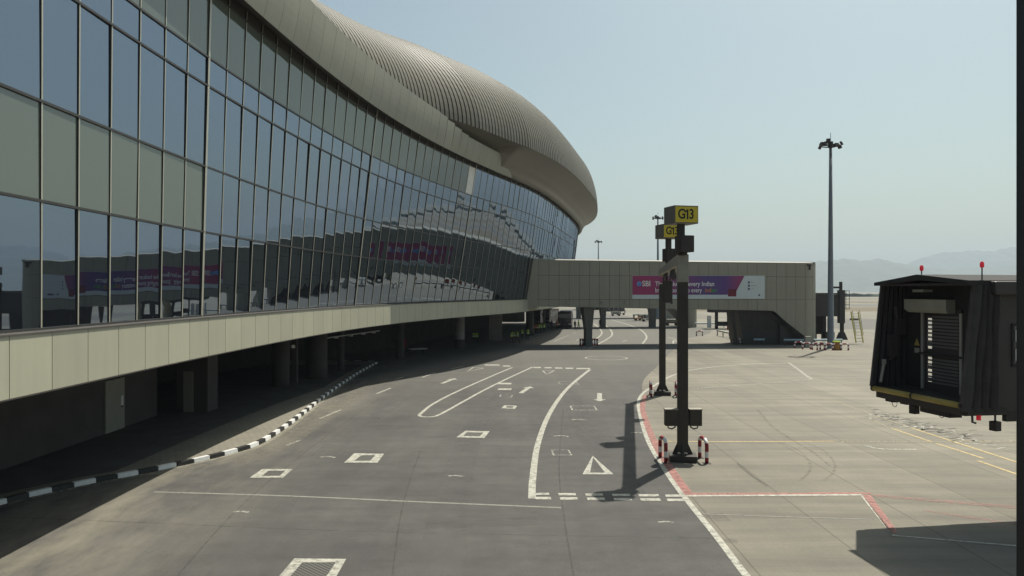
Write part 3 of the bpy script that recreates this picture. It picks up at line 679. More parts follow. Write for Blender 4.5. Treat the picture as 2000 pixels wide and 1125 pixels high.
# ------------------------------------------------------------------ footbridges
def outline_bridge(name, label, P0, P1, W, ztop, r1, r2, zbot, u_flat, u_foot, zfoot, ncol, mats, group):
    """P0,P1: front line; rows are (left,right) heights; bottom is flat to u_flat, then drops to the ground at u_foot"""
    P0, P1 = np.array(P0), np.array(P1); L = np.linalg.norm(P1 - P0); d = (P1 - P0) / L; n = np.array([d[1], -d[0]])   # n faces the viewer
    t = thing(name, label, 'footbridge', (P0[0], P0[1], 0), group)
    lerp = lambda ab, u: ab[0] + (ab[1] - ab[0]) * u / L
    r = 2.2
    def path(u):
        if u <= L - r: return d * u, n
        a = (u - (L - r)) / r
        if a <= math.pi / 2: return d * (L - r + r * math.sin(a)) - n * (r - r * math.cos(a)), n * math.cos(a) + d * math.sin(a)
        v = u - (L - r) - r * math.pi / 2; return d * L - n * (r + v), d
    def zb(u):
        if u < u_flat: return lerp(zbot, u)
        if u >= u_foot: return 0.0
        k = (u - u_flat) / (u_foot - u_flat); z0 = lerp(zbot, u_flat); kk = max(0, k - .16) / .84
        return z0 - (z0 - zfoot) * (kk * .93 + .07 * sm(min(1, k * 2)))
    us = list(np.linspace(.15, L - r, ncol)); us += [L - r + r * math.pi / 2 * k for k in (1 / 3, 2 / 3, 1)] + [L - r + r * math.pi / 2 + (W - 2 * r) * k for k in (.5, 1)]
    us = sorted(us + [u_foot]); us = [u for i, u in enumerate(us) if i == 0 or u - us[i - 1] > .25]
    cl = MB()
    for i in range(len(us) - 1):
        a, b = us[i] + .018, us[i + 1] - .018; nn = 3 if us[i] >= u_flat - 1 and us[i] < u_foot else 1
        for (za, zc) in ((lambda u: lerp(r1, min(u, L)), lambda u: lerp(ztop, min(u, L))), (lambda u: lerp(r2, min(u, L)), lambda u: lerp(r1, min(u, L))), (zb, lambda u: lerp(r2, min(u, L)))):
            sub = np.linspace(a, b, 4)
            for j in range(3):
                ua, ub = sub[j], sub[j + 1]; pa, na = path(ua); pb, nb = path(ub)
                z = [za(ua + 1e-6 if za is zb else ua) + .018, za(ub - 1e-6 if za is zb else ub) + .018, zc(ub) - .018, zc(ua) - .018]
                if za is zb and us[i] >= u_foot - .05: z[0] = z[1] = .05
                qa, qb = pa + na * .05, pb + nb * .05
                cl.quad((*qa, z[0]), (*qb, z[1]), (*qb, z[2]), (*qa, z[3]))
                if j == 0: cl.quad((*pa, z[0]), (*qa, z[0]), (*qa, z[3]), (*pa, z[3]))
                if j == 2: cl.quad((*pb, z[1]), (*qb, z[1]), (*qb, z[2]), (*pb, z[2]))
    # upper corner bead catching the sun, then the body
    cl.build('wall_cladding', mats['panel'], t)
    bd = MB(); rows = []
    for u in us + [us[-1]]:
        p, nn = path(u); z = lerp(ztop, min(u, L))
        rows.append([(*(p + nn * .05), z - .01), (*(p + nn * .02), z + .12), (*(p - nn * .12), z + .22), (*(p - nn * .5), z + .26)])
    bd.grid(rows); bd.build('roof_edge', mats['panel'], t)
    rf = MB(); z0, z1 = ztop[0] + .24, ztop[1] + .24
    a, b, c_, e = -n * .45, d * (L - .6) - n * .45, d * (L - .6) - n * (W - .2), -n * (W - .2)
    rf.hexa([(*a, z0 - .3), (*b, z1 - .3), (*c_, z1 - .3), (*e, z0 - .3)], [(*a, z0), (*b, z1), (*c_, z1), (*e, z0)]); rf.build('roof', mats['panel'], t)
    # body prism in (u,z)
    ul = [0.0] + list(np.linspace(u_flat, u_foot - 1e-3, 12)) ; prof = [(u, zb(u)) for u in ul] + [(u_foot, 0.0), (L - r, 0.0), (L - r, lerp(ztop, L) - .02), (0, ztop[0] - .02)]
    bo = MB(); m_ = len(prof); vs_ = []
    for dep in (.0, W - .3):
        for u, z in prof: vs_.append((*(d * u - n * (dep + .0)), z))
    fs = [tuple(range(m_)), tuple(range(m_, 2 * m_))[::-1]] + [(i, (i + 1) % m_, m_ + (i + 1) % m_, m_ + i) for i in range(m_)]
    bo.add(vs_, fs); bo.build('body', mats['body'], t)
    ec = MB(); e0 = d * (L - r + .02) - n * .3; ec.hexa([(*(d * (L - r)), 0), (*(d * (L - .3) - n * 2), 0), (*(d * (L - .3) - n * (W - .3)), 0), (*(d * (L - r) - n * (W - .3)), 0)],
                                              [(*(d * (L - r)), ztop[1]), (*(d * (L - .3) - n * 2), ztop[1]), (*(d * (L - .3) - n * (W - .3)), ztop[1]), (*(d * (L - r) - n * (W - .3)), ztop[1])])
    ec.build('stair_tower', mats['body'], t)
    return t, d, n, L
mats1 = {'panel': sheet('bridge_panel', (.305, .287, .228), .55, .06, .03), 'body': M['dark']}
BP0, BP1 = (1.9, 95.5), (39.9, 99.0)
br1, bd1, bn1, bL = outline_bridge('footbridge', 'nearest beige panelled passenger footbridge, carrying the magenta and white banner', BP0, BP1, 6.6, (10.75, 10.45), (8.95, 8.78), (5.92, 5.85), (5.08, 4.3), 31.0, 36.2, .9, 29, mats1, 'raised passenger footbridges')
# slanting left end frame against the glass
q = MB(); q.hexa([(-.75, -.6, 5.0), (-.25, -.6, 5.0), (-.25, 6, 5.0), (-.75, 6, 5.0)], [(.25, -.6, 11.0), (.75, -.6, 11.0), (.75, 6, 11.0), (.25, 6, 11.0)]); q.build('end_frame', M['eave'], br1)
q = MB(); q.hexa([(-.3, -.3, 4.9), (1.2, -.2, 4.9), (1.2, 6, 4.9), (-.3, 6, 4.9)], [(.6, -.3, 10.73), (1.2, -.2, 10.73), (1.2, 6, 10.73), (.6, 6, 10.73)]); q.build('end_panel', mats1['panel'], br1)
def at(px, dep=0.0):
    """u on the front line of the near footbridge seen at a photo column"""
    k = (px - 1000) / F; u = (k * BP0[1] - BP0[0]) / (bd1[0] - k * bd1[1]); return u
# dark stair room under the right end
u0, u1 = at(1452), at(1574); q = MB()
pp = lambda u, dep, z: (*(bd1 * u - bn1 * dep), z)
q.hexa([pp(u0 + .6, 1.4, 0), pp(u1, 1.4, 0), pp(u1, 6, 0), pp(u0 + .6, 6, 0)], [pp(u0, 1.4, 4.4), pp(u1, 1.4, 4.4), pp(u1, 6, 4.4), pp(u0, 6, 4.4)]); q.build('stair_room', M['dark'], br1)
q = MB(); q.hexa([pp(at(1530), .9, 0), pp(u1 + .2, .9, 0), pp(u1 + .2, 1.3, 0), pp(at(1530), 1.3, 0)], [pp(at(1530), .9, 2.6), pp(u1 + .2, .9, 1.6), pp(u1 + .2, 1.3, 1.6), pp(at(1530), 1.3, 2.6)]); q.build('stair_panel', M['cabin'], br1)
q = MB()
for i in range(3): q.tube([pp(at(1474) + i, 1.38, 3.9), pp(at(1480) + i * .7, 1.36, 2.4 - .3 * i), pp(at(1492) + i, 1.36, 1.6)], .03, 6)
q.build('cable', M['rail'], br1)
q = MB(); q.hexa([pp(at(1442) + .2, 1.6, 0), pp(at(1442) + .6, 1.6, 0), pp(at(1442) + .6, 2.2, 0), pp(at(1442) + .2, 2.2, 0)], [pp(at(1437), 1.6, 4.4), pp(at(1437) + .35, 1.6, 4.4), pp(at(1437) + .35, 2.2, 4.4), pp(at(1437), 2.2, 4.4)]); q.build('strut', M['dark'], br1)
def pylon(par, u, W, ztop, w0, w1, mat):
    q = MB(); a = lambda du, dep, z: (*(bd1 * (u + du) - bn1 * dep), z)
    q.hexa([a(-w0, .8, 0), a(w0, .8, 0), a(w0, 2.4, 0), a(-w0, 2.4, 0)], [a(-w0 * 1.02, .8, 2.0), a(w0 * 1.02, .8, 2.0), a(w0, 2.4, 2.0), a(-w0, 2.4, 2.0)])
    q.hexa([a(-w0 * 1.02, .8, 2.0), a(w0 * 1.02, .8, 2.0), a(w0, 2.4, 2.0), a(-w0, 2.4, 2.0)], [a(-w1 * 1.1, .5, ztop), a(w1 * .9, .5, ztop), a(w1, 3.4, ztop), a(-w1, 3.4, ztop)])
    return q.build('pylon', M[mat], par)
M['pyl'] = plain('pylon_paint', (.13, .125, .105), .7, 0, .1, 1)
pylon(br1, at(1153), 6, 4.95, .40, .70, 'pyl')
for px in (1108, 1176, 1222):
    q = MB(); u = at(px); q.box((*(bd1 * u + bn1 * .14), 5.5), (.35, .2, .2)); q.tube([(*(bd1 * u + bn1 * .1), 5.62), (*(bd1 * u + bn1 * .3), 5.66)], .1, 8); q.build('floodlight', M['greybox'], br1)
q = MB(); u = at(1581); q.box((*(bd1 * u + bn1 * -.0), 10.0), (.2, .25, .6)); q.box((*(bd1 * (u - .15) + bn1 * .2), 10.3), (.5, .2, .2)); q.build('wall_camera', M['dark'], br1)
# further footbridges
bt2 = thing('x', 'x', 'x'); bpy.data.objects.remove(bt2)
br2, *_ = outline_bridge('footbridge', 'second footbridge, seen through the gap under the nearest one', (9.5, 144), (35.8, 146.5), 6.6, (9.6, 9.3), (8.2, 8.0), (5.8, 5.7), (5.0, 4.5), 20.0, 24.2, .9, 20, mats1, 'raised passenger footbridges')
q = MB(); q.box((23.4, -.1, 5.6), (1.1, .3, 1.3)); q.build('window', M['carglass'], br2)
pylon(br2, 17.6, 6, 4.7, .5, .6, 'pyl'); pylon(br2, 8, 6, 4.7, .4, .6, 'pyl')
br3, *_ = outline_bridge('footbridge', 'third and farthest footbridge, low behind the two nearer ones', (10, 192), (44, 196), 6.6, (9.6, 9.3), (8.2, 8.0), (5.8, 5.7), (5.0, 4.5), 22.0, 28.5, .9, 20, mats1, 'raised passenger footbridges')
pylon(br3, 7, 6, 4.7, .5, .6, 'pyl')

# ------------------------------------------------------------------ the banner on the footbridge
u0, u1 = at(1234.5), at(1493); zt, zl = 8.93, 5.98
bn = thing('banner', 'long magenta, violet and white advertising banner fixed to the nearest footbridge', 'banner', (*(np.array(BP0) + bd1 * u0 + bn1 * .075), 0))
ang = math.atan2(bd1[1], bd1[0]); bn.rotation_euler = (0, 0, ang); BW = u1 - u0
def gradmat():
    m, nt, ns, ln, b = newmat('banner_print')
    tc = N(nt, 'ShaderNodeTexCoord'); sx = N(nt, 'ShaderNodeSeparateXYZ'); ln.new(tc.outputs['Object'], sx.inputs[0])
    mr = N(nt, 'ShaderNodeMapRange'); mr.inputs[1].default_value = 0; mr.inputs[2].default_value = BW; ln.new(sx.outputs[0], mr.inputs[0])
    r = N(nt, 'ShaderNodeValToRGB'); e = r.color_ramp.elements; e[0].position = .12; e[0].color = (.33, .025, .12, 1); e[1].position = .55; e[1].color = (.085, .045, .20, 1)
    x = e.new(.70); x.color = (.10, .04, .2, 1); x = e.new(.80); x.color = (.25, .03, .13, 1)
    ln.new(mr.outputs[0], r.inputs[0]); ln.new(r.outputs[0], b.inputs['Base Color']); b.inputs['Roughness'].default_value = .5; return m
M['grad'] = gradmat(); M['bwhite'] = plain('banner_white', (.58, .63, .63), .5, 0, .03, 1)
M['bblue'] = plain('emblem_blue', (.12, .28, .60), .5); M['bor'] = plain('banner_orange', (.55, .2, .05), .5); M['bgr'] = plain('banner_green', (.06, .28, .07), .5); M['bpur'] = plain('banner_purple', (.08, .04, .16), .5)
MB().box((BW / 2, 0, (zt + zl) / 2), (BW, .05, zt - zl)).build('sheet', M['bwhite'], bn)
yf = -.026
xe0, xe1 = BW * .845, BW * .785; zw = zl + .52
q = MB(); q.hexa([(0.02, yf, zw), (xe1 - .9, yf, zw), (xe1 - .9, yf - .004, zw), (.02, yf - .004, zw)], [(.02, yf, zt - .02), (xe0 - .9, yf, zt - .02), (xe0 - .9, yf - .004, zt - .02), (.02, yf - .004, zt - .02)])
q.hexa([(xe1 - .9, yf, zw), (xe1, yf, zw + .5), (xe1, yf - .004, zw + .5), (xe1 - .9, yf - .004, zw)], [(xe0 - .9, yf, zt - .02), (xe0, yf, zt - .02), (xe0, yf - .004, zt - .02), (xe0 - .9, yf - .004, zt - .02)])
q.build('print', M['grad'], bn)
q = MB(); q.hexa([(xe1 - 1.15, yf - .005, zl + .3), (xe1 - .05, yf - .005, zl + .3), (xe1 - .05, yf - .009, zl + .3), (xe1 - 1.15, yf - .009, zl + .3)], [(xe1 - 1.1, yf - .005, zl + 1.25), (xe1 - .02, yf - .005, zl + 1.25), (xe1 - .02, yf - .009, zl + 1.25), (xe1 - 1.1, yf - .009, zl + 1.25)])
q.build('panel', M['maroon2'], bn)
def TM(x, z): return Matrix.Translation((x, yf - .012, z)) @ Matrix.Rotation(R(90), 4, 'X')
ux = lambda px: at(px) - u0
q = MB(); q.tube([(ux(1248), yf - .004, 7.88), (ux(1248), yf - .012, 7.88)], .31, 24); em = q.build('emblem', M['bblue'], bn)
q = MB(); q.tube([(ux(1248), yf - .012, 7.86), (ux(1248), yf - .02, 7.86)], .07, 12); q.box((ux(1248), yf - .016, 7.68), (.05, .008, .26)); q.build('keyhole', M['bpur'], em)
text_mesh('SBI', .95, 'lettering', M['wht'], bn, TM(ux(1262), 7.88), bold=.018, sx=.92)
text_mesh('The banker to every Indian', .83, 'lettering', M['wht'], bn, TM(ux(1279), 7.86), align='LEFT', bold=.012, sx=.845)
text_mesh('bringing power to every', .83, 'lettering', M['wht'], bn, TM(ux(1279), 7.06), align='LEFT', bold=.010, sx=.745)
text_mesh('ind', .85, 'lettering', M['bor'], bn, TM(ux(1376), 7.08), align='LEFT', bold=.012, sx=.8); text_mesh('ian', .85, 'lettering', M['bgr'], bn, TM(ux(1388), 7.08), align='LEFT', bold=.012, sx=.8)
for i in range(3):
    z = 8.08 - i * .42; q = MB(); q.box((ux(1462), yf - .006, z), (.24, .008, .26)); q.build('bullet', M['bpur'], bn)
    q = MB(); q.box((ux(1466) + (.32, .68, .4)[i] / 2, yf - .006, z), ((.32, .68, .4)[i], .008, .06)); q.build('fine_print', M['greybox'], bn)
q = MB(); q.tube([(ux(1482), yf - .003, 6.45), (ux(1482), yf - .01, 6.45)], .13, 6); q.build('seal', M['bpur'], bn)

# ------------------------------------------------------------------ gate sign gantry
NL, FL = np.array([7.05, 31.75]), np.array([10.12, 51.7])
gt = thing('gate_sign_gantry', 'dark brown two legged gantry carrying yellow G13 gate signs', 'gate sign', (NL[0], NL[1], 0))
gd = (FL - NL) / np.linalg.norm(FL - NL); gn = np.array([gd[1], -gd[0]]); grz = math.atan2(gd[1], gd[0]) - math.pi / 2
rel = lambda p: (p[0] - NL[0], p[1] - NL[1])
for k, P in enumerate((NL, FL)):
    x, y = rel(P); q = MB(); q.box((x, y, 3.9), (.43, .43, 7.1), grz); lg = q.build('leg', M['steel'], gt, bevel=.02)
    q = MB(); q.box((x, y, .14), (1.1, 1.0, .24), grz); q.build('base_plate', M['steel'], lg, bevel=.015)
    q = MB()
    for sx_, sy_ in ((1, 0), (-1, 0), (0, 1), (0, -1)):
        ax = np.array([math.cos(grz) * sx_ - math.sin(grz) * sy_, math.sin(grz) * sx_ + math.cos(grz) * sy_])
        pa, pb = np.array([x, y]) + ax * .2, np.array([x, y]) + ax * .42; t_ = np.array([-ax[1], ax[0]]) * .04
        q.add([(*(pa - t_), .26), (*(pb - t_), .26), (*(pa - t_), .75), (*(pa + t_), .26), (*(pb + t_), .26), (*(pa + t_), .75)], [(0, 1, 2), (3, 5, 4), (0, 3, 4, 1), (1, 4, 5, 2), (2, 5, 3, 0)])
    q.build('gusset', M['steel'], lg)
    z0 = 7.35 if k == 0 else 7.95
    q = MB(); q.box((x, y, (z0 + 8.5) / 2), (.47, .47, 8.5 - z0), grz); q.build('elbow', M['elbow'], gt, bevel=.03)
a, b = np.array(rel(NL)) + gd * .23, np.array(rel(FL)) - gd * .23
q = MB(); q.bar((*a, 8.28), (*b, 8.28), .42, .42); q.build('beam', M['elbow'], gt, bevel=.02)
for f_, sx_ in ((-.25, .06), (9.6, -.05)):
    p = np.array(rel(NL)) + gd * f_ + np.array([sx_, 0]); q = MB(); q.box((p[0], p[1], 8.92), (.58, .6, .68), R(14)); q.box((p[0], p[1], 8.52), (.2, .2, .1)); q.build('information_board', M['steel'], gt, bevel=.015)
q = MB()
for k in range(14):
    f = .25 + .62 * rng.random(); p = a + (b - a) * f; q.tube([(p[0], p[1], 8.1), (p[0] + rng.normal(0, .12), p[1] + .3, 7.75 - .25 * rng.random()), (p[0] + .1, p[1] + .8, 8.05)], .03, 6)
q.build('cable', M['rail'], gt)
def sign_box(pos, zb_, zt_, rz, post_from):
    w_, d_, h_ = 1.05, 1.0, zt_ - zb_
    sb = bpy.data.objects.new('sign_box', None)
    q = MB(); q.box((0, 0, h_ / 2), (w_, d_, h_)); o = q.build('sign_box', M['signside'], gt, bevel=.012); o.location = (*pos, zb_); o.rotation_euler = (0, 0, rz)
    for sgn, rr in ((-1, 0), (1, math.pi)):
        f = MB(); f.box((0, sgn * (d_ / 2 + .004), h_ / 2), (w_ - .07, .014, h_ - .1)); f.build('face', M['yellow'], o)
        MT = Matrix.Rotation(rr, 4, 'Z') @ Matrix.Translation((0, -d_ / 2 - .013, h_ / 2)) @ Matrix.Rotation(R(90), 4, 'X')
        text_mesh('G', .56, 'letter', M['black'], o, MT @ Matrix.Translation((-.22, 0, 0)), .003, bold=.013, sx=.84)
        text_mesh('3', .56, 'letter', M['black'], o, MT @ Matrix.Translation((.22, 0, 0)), .003, bold=.013, sx=.84)
        one = MB(); one.poly([(-.035, -.2), (.035, -.2), (.035, .2), (-.02, .2), (-.13, .13), (-.13, .06), (-.035, .11)], -.003, .003)
        ob1 = one.build('letter', M['black'], o); ob1.data.transform(MT @ Matrix.Translation((.04, 0, 0)))
    q = MB(); q.box((0, 0, (post_from - zb_) / 2), (.24, .24, zb_ - post_from)); q.build('post', M['steel'], o)
    return o
sign_box((-.10 , -.15), 9.73, 10.46, R(14), 8.45)
p = np.array(rel(NL)) + gd * 8.6; sign_box((p[0] - .16, p[1]), 9.73, 10.46, R(14), 8.45)
for sgn in (-1, 1):
    q = MB(); p = (sgn * .50, -.08, 1.78); q.box(p, (.5, .36, .66)); bx = q.build('equipment_box', M['steel'], gt, bevel=.02)
    q = MB(); q.box((p[0], p[1], 2.13), (.54, .42, .035)); q.build('lid', M['elbow'], bx)
    q = MB(); q.tube([(sgn * .62, -.05, 1.46), (sgn * .6, -.05, 1.34), (sgn * .45, -.05, 1.30), (sgn * .32, -.05, 1.38), (sgn * .3, -.05, 1.5)], .03, 8); q.build('conduit', M['rail'], bx)
    q = MB(); q.box((sgn * .23, -.05, 1.7), (.06, .2, .5)); q.build('bracket', M['rail'], bx)
p = np.array(rel(NL)) + gd * 13.5; q = MB(); q.box((p[0], p[1], 6.95), (.46, .5, 1.3)); q.tube([(p[0], p[1], 7.6), (p[0], p[1], 8.1)], .06, 8); q.box((p[0] + .25, p[1] - .1, 6.9), (.05, .3, 1.35)); q.build('signal_box', M['steel'], gt, bevel=.02)

# red and white hoops guarding the gantry feet
def hoop_mesh(w_=1.02, h_=.92, r_=.075, cr=.26):
    pts = []; mis = []
    pts += [(0, 0, z) for z in (0, .24, .26, .48, .5, h_ - cr)]
    for a in np.linspace(0, math.pi / 2, 7)[1:]: pts.append((0, cr - cr * math.cos(a), h_ - cr + cr * math.sin(a)))
    for a in np.linspace(0, math.pi / 2, 7): pts.append((0, w_ - cr + cr * math.sin(a), h_ - cr + cr * math.cos(a)))
    pts += [(0, w_, z) for z in (.5, .48, .26, .24, 0)]
    L = 0; q = MB(); mis = []
    for i in range(len(pts) - 1):
        m_ = (pts[i][2] + pts[i + 1][2]) / 2; y_ = (pts[i][1] + pts[i + 1][1]) / 2
        if m_ < .25: k = 0
        elif m_ < .49: k = 1
        elif m_ < h_ - cr * .45: k = 0
        else: k = 1 if y_ < w_ * .28 or y_ > w_ * .72 else 0
        mis.append(k)
    q.tube(pts, r_, 14, mis=mis); return q
def hoop(loc, rz, label):
    t = thing('guard_hoop', label, 'guard hoop', loc, 'red and white hoops round the gantry feet', rz)
    hoop_mesh().build('tube', [M['red'], M['wht']], t, smooth=True)
    q = MB(); q.box((0, 0, .01), (.3, .3, .02)); q.box((0, 1.02, .01), (.3, .3, .02)); q.build('foot_plate', M['dark'], t, bevel=.004); return t
h0 = hoop((6.25, 31.2, .0), R(2), 'striped hoop left of the near gantry leg, on the red line')
dup(h0, (7.9, 31.15, 0), R(2), 'striped hoop right of the near gantry leg')
dup(h0, (9.18, 50.6, 0), R(-6), 'striped hoop left of the far gantry leg')
dup(h0, (10.85, 50.4, 0), R(-6), 'striped hoop right of the far gantry leg')

# ------------------------------------------------------------------ floodlight masts
def mast(x, y, label, h=25.2):
    t = thing('floodlight_mast', label, 'light mast', (x, y, 0), 'tall apron floodlight masts')
    q = MB(); q.tube([(0, 0, .0), (0, 0, .04), (0, 0, h * .5), (0, 0, h)], [.46, .40, .28, .17], 16); q.build('pole', M['mast'], t, smooth=True)
    q = MB(); q.tube([(0, 0, h), (0, 0, h + 1.25)], .03, 6); q.build('lightning_rod', M['rail'], t)
    q = MB(); q.tube([(0, 0, h - .6), (0, 0, h + .15)], .3, 10); q.tube([(1.05 * math.cos(a), 1.05 * math.sin(a), h - .35) for a in np.linspace(0, 2 * math.pi, 17)], .07, 6); q.bar((-1.05, 0, h - .35), (1.05, 0, h - .35), .1); q.bar((0, -1.05, h - .35), (0, 1.05, h - .35), .1)
    q.box((-.35, 0, h + .05), (.9, .5, .2)); q.build('head_frame', M['dark'], t)
    for i in range(8):
        a = i * math.pi / 4 + .2; m_ = Matrix.Rotation(a, 3, 'Z') @ Matrix.Rotation(R(-28), 3, 'Y')
        q = MB(); q.box((1.25 * math.cos(a), 1.25 * math.sin(a), h - .45 + .28 * (i % 3)), (.26, .5, .42), M=m_); q.build('floodlight', M['dark'], t, bevel=.03)
    return t
mast(39.2, 94.5, 'nearest floodlight mast, standing in front of the banner footbridge')
mast(35.9, 189, 'middle floodlight mast rising above the footbridge beside the gate signs')
mast(31.6, 281, 'farthest floodlight mast, small above the footbridge by the terminal')

# ------------------------------------------------------------------ the near jet bridge cabin (right)
PL = np.array([11.47, 24.5]); PR = np.array([12.08, 20.62]); aw = PR - PL; CW = np.linalg.norm(aw); aw = aw / CW; dv = np.array([-aw[1], aw[0]])
if dv[0] < 0: dv = -dv
jb = thing('jet_bridge', 'near dark boarding bridge cabin with an open canopy and red beacons', 'jet bridge', (PL[0], PL[1], 0))
C3 = lambda u, v, z: (aw[0] * u + dv[0] * v, aw[1] * u + dv[1] * v, z)
def cbox(q, u0, u1, v0, v1, z0, z1, mi=0):
    return q.hexa([C3(u0, v0, z0), C3(u1, v0, z0), C3(u1, v1, z0), C3(u0, v1, z0)], [C3(u0, v0, z1), C3(u1, v0, z1), C3(u1, v1, z1), C3(u0, v1, z1)], mi)
ZF, ZR = 3.96, 7.16
q = MB(); cbox(q, .05, CW - .05, .12, 9, ZF - .34, ZF); q.build('floor', M['cabin'], jb, bevel=.01)
q = MB(); cbox(q, 0, CW, 1.25, 9, ZR - .12, ZR + .05); q.build('ceiling', M['cabin'], jb)
# canopy left side, top and sill
def lean(z): return .36 * (z - ZF) / (ZR - ZF)
q = MB(); rows = []
for z in np.linspace(ZF - .05, ZR, 8):
    r_ = []
    for v in np.linspace(0, 1, 13):
        vv = lean(z) + (1.28 - lean(z)) * v; r_.append(C3(-.02 + (.07 if int(round(v * 12)) % 2 else 0), vv, z))
    rows.append(r_)
q.grid(rows); o = q.build('canopy_side', M['fabric'], jb); md = o.modifiers.new('s', 'SOLIDIFY'); md.thickness = .03
q = MB(); rows = []
for v in np.linspace(0, 1, 13):
    vv = .36 + (1.3 - .36) * v; rows.append([C3(u, vv, ZR + .03 + (.06 if int(round(v * 12)) % 2 else 0)) for u in np.linspace(0, CW, 6)])
q.grid(rows); o = q.build('canopy_top', M['fabric'], jb); md = o.modifiers.new('s', 'SOLIDIFY'); md.thickness = .03
q = MB(); q.bar(C3(0, .34, ZR + .02), C3(CW, .34, ZR + .02), .07); q.bar(C3(-.01, -.01, ZF), C3(-.01, .36, ZR), .07); q.bar(C3(CW, 0, ZF), C3(CW, .36, ZR), .09); q.build('canopy_frame', M['fabric2'], jb)
# folded near side of the canopy
q = MB(); rows = []; nf = 9
for z in np.linspace(ZF - .2, ZR, 9):
    r_ = []
    for i in range(nf):
        v = i / (nf - 1); vv = lean(z) + (1.05 - lean(z)) * v; r_.append(C3(CW + (.2 if i % 2 else 0.0) + .03 * math.sin(z * 3 + i), vv, z))
    rows.append(r_)
q.grid(rows); o = q.build('canopy_folds', M['fabric2'], jb); md = o.modifiers.new('s', 'SOLIDIFY'); md.thickness = .025
# near side wall with windows, tunnel beyond
q = MB()
for (v0, v1, z0, z1) in ((1.05, 1.5, ZF - .2, ZR), (1.5, 1.95, ZF - .2, 5.0), (1.5, 1.95, 6.05, ZR), (1.95, 9, ZF - .2, ZR)): cbox(q, CW - .02, CW + .06, v0, v1, z0, z1)
cbox(q, -.04, .04, 3.0, 9, ZF - .2, ZR)
q.build('side_wall', M['cabin'], jb)
q = MB(); cbox(q, CW + .0, CW + .015, 1.5, 1.95, 5.0, 6.05); wn = q.build('window', M['carglass'], jb)
q = MB(); [cbox(q, CW + .05, CW + .10, a_, b_, c_, d_) for a_, b_, c_, d_ in ((1.44, 1.5, 4.94, 6.11), (1.95, 2.01, 4.94, 6.11), (1.5, 1.95, 4.94, 5.0), (1.5, 1.95, 6.05, 6.11))]; q.build('frame', M['fabric'], wn)
for a_ in (1.6, 1.72):
    for z_ in (5.1, 5.62):
        q = MB(); cbox(q, CW + .02, CW + .035, a_, a_ + .035, z_, z_ + .32); q.build('daylight_bar', M['wht'], wn)  # white bars painting the bright daylight that shows through the cabin window
# back wall with shutter door
VB = 1.24; q = MB()
cbox(q, -.07, .74, VB, VB + .06, ZF - .1, ZR + .05); cbox(q, 2.44, CW + .02, VB, VB + .06, ZF, ZR); cbox(q, .74, 2.44, VB, VB + .06, 6.45, ZR); q.build('back_wall', M['fabric'], jb)
q = MB(); cbox(q, .30, 2.16, VB - .32, VB, 6.42, 6.74); q.hexa([C3(.42, VB - .26, 6.33), C3(2.16, VB - .26, 6.33), C3(2.16, VB, 6.33), C3(.42, VB, 6.33)], [C3(.30, VB - .32, 6.42), C3(2.16, VB - .32, 6.42), C3(2.16, VB, 6.42), C3(.30, VB, 6.42)]); q.build('shutter_housing', M['hood'], jb, bevel=.008)
q = MB(); cbox(q, .72, .82, VB - .05, VB + .05, ZF, 6.34); cbox(q, 2.36, 2.46, VB - .05, VB + .05, ZF, 6.34); q.build('door_jamb', M['greybox'], jb)
dr = MB(); cbox(dr, 1.16, 2.38, VB, VB + .04, ZF - .02, 6.45); cbox(dr, .80, .94, VB, VB + .04, ZF - .02, 6.45); cbox(dr, .84, 2.34, VB - .01, VB + .05, 5.02, 5.22); cbox(dr, .84, 1.17, VB, VB + .04, ZF - .02, 4.2); cbox(dr, .84, 1.17, VB, VB + .04, 6.16, 6.45)
do = dr.build('shutter_door', M['cabin'], jb)
q = MB()
for i in range(8): z = 5.30 + i * .125; cbox(q, .94, 1.17, VB, VB + .04, z, z + (.05 if i else .12))
for i in range(7): z = 4.22 + i * .125; cbox(q, .94, 1.17, VB, VB + .04, z, z + (.05 if i not in (0, 3) else .11))
for i in range(10): z = 5.28 + i * .1; cbox(q, 1.2, 2.3, VB - .03, VB, z, z + .055)
for i in range(8): z = 4.18 + i * .1; cbox(q, 1.2, 2.3, VB - .03, VB, z, z + .055)
q.build('slat', plain('slat_grey', (.13, .124, .12), .55), do)
q = MB(); q.tube([C3(.7, VB - .1, 5.06), C3(2.5, VB - .1, 5.06)], .03, 8); q.build('push_bar', M['dark'], do)
q = MB(); q.add([C3(.36, VB - .01, 5.28), C3(.62, VB - .01, 5.28), C3(.49, VB - .01, 5.52)], [(0, 1, 2)]); cbox(q, .38, .60, VB - .012, VB, 5.05, 5.2, 1); q.build('warning_label', [M['ylw'], M['greybox']], jb)
q = MB(); cbox(q, 1.0, 1.5, .7, 1.0, ZR - .2, ZR - .12); q.build('ceiling_lamp', M['greybox'], jb)
q = MB(); q.tube([C3(.06, .8, 6.5), C3(.1, .85, 5.9), C3(.14, .8, 5.2), C3(.1, .6, 4.8)], .06, 8); cbox(q, .05, .2, .5, .8, 4.9, 5.6); cbox(q, .04, .16, .75, 1.1, 5.6, 6.1); q.build('control_panel', M['cabin'], jb)
q = MB(); q.tube([C3(.1, .25, 4.1), C3(.12, .35, 4.7)], .05, 8); q.box(C3(.12, .35, 4.75), (.1, .1, .15)); q.build('lever', M['greybox'], jb)
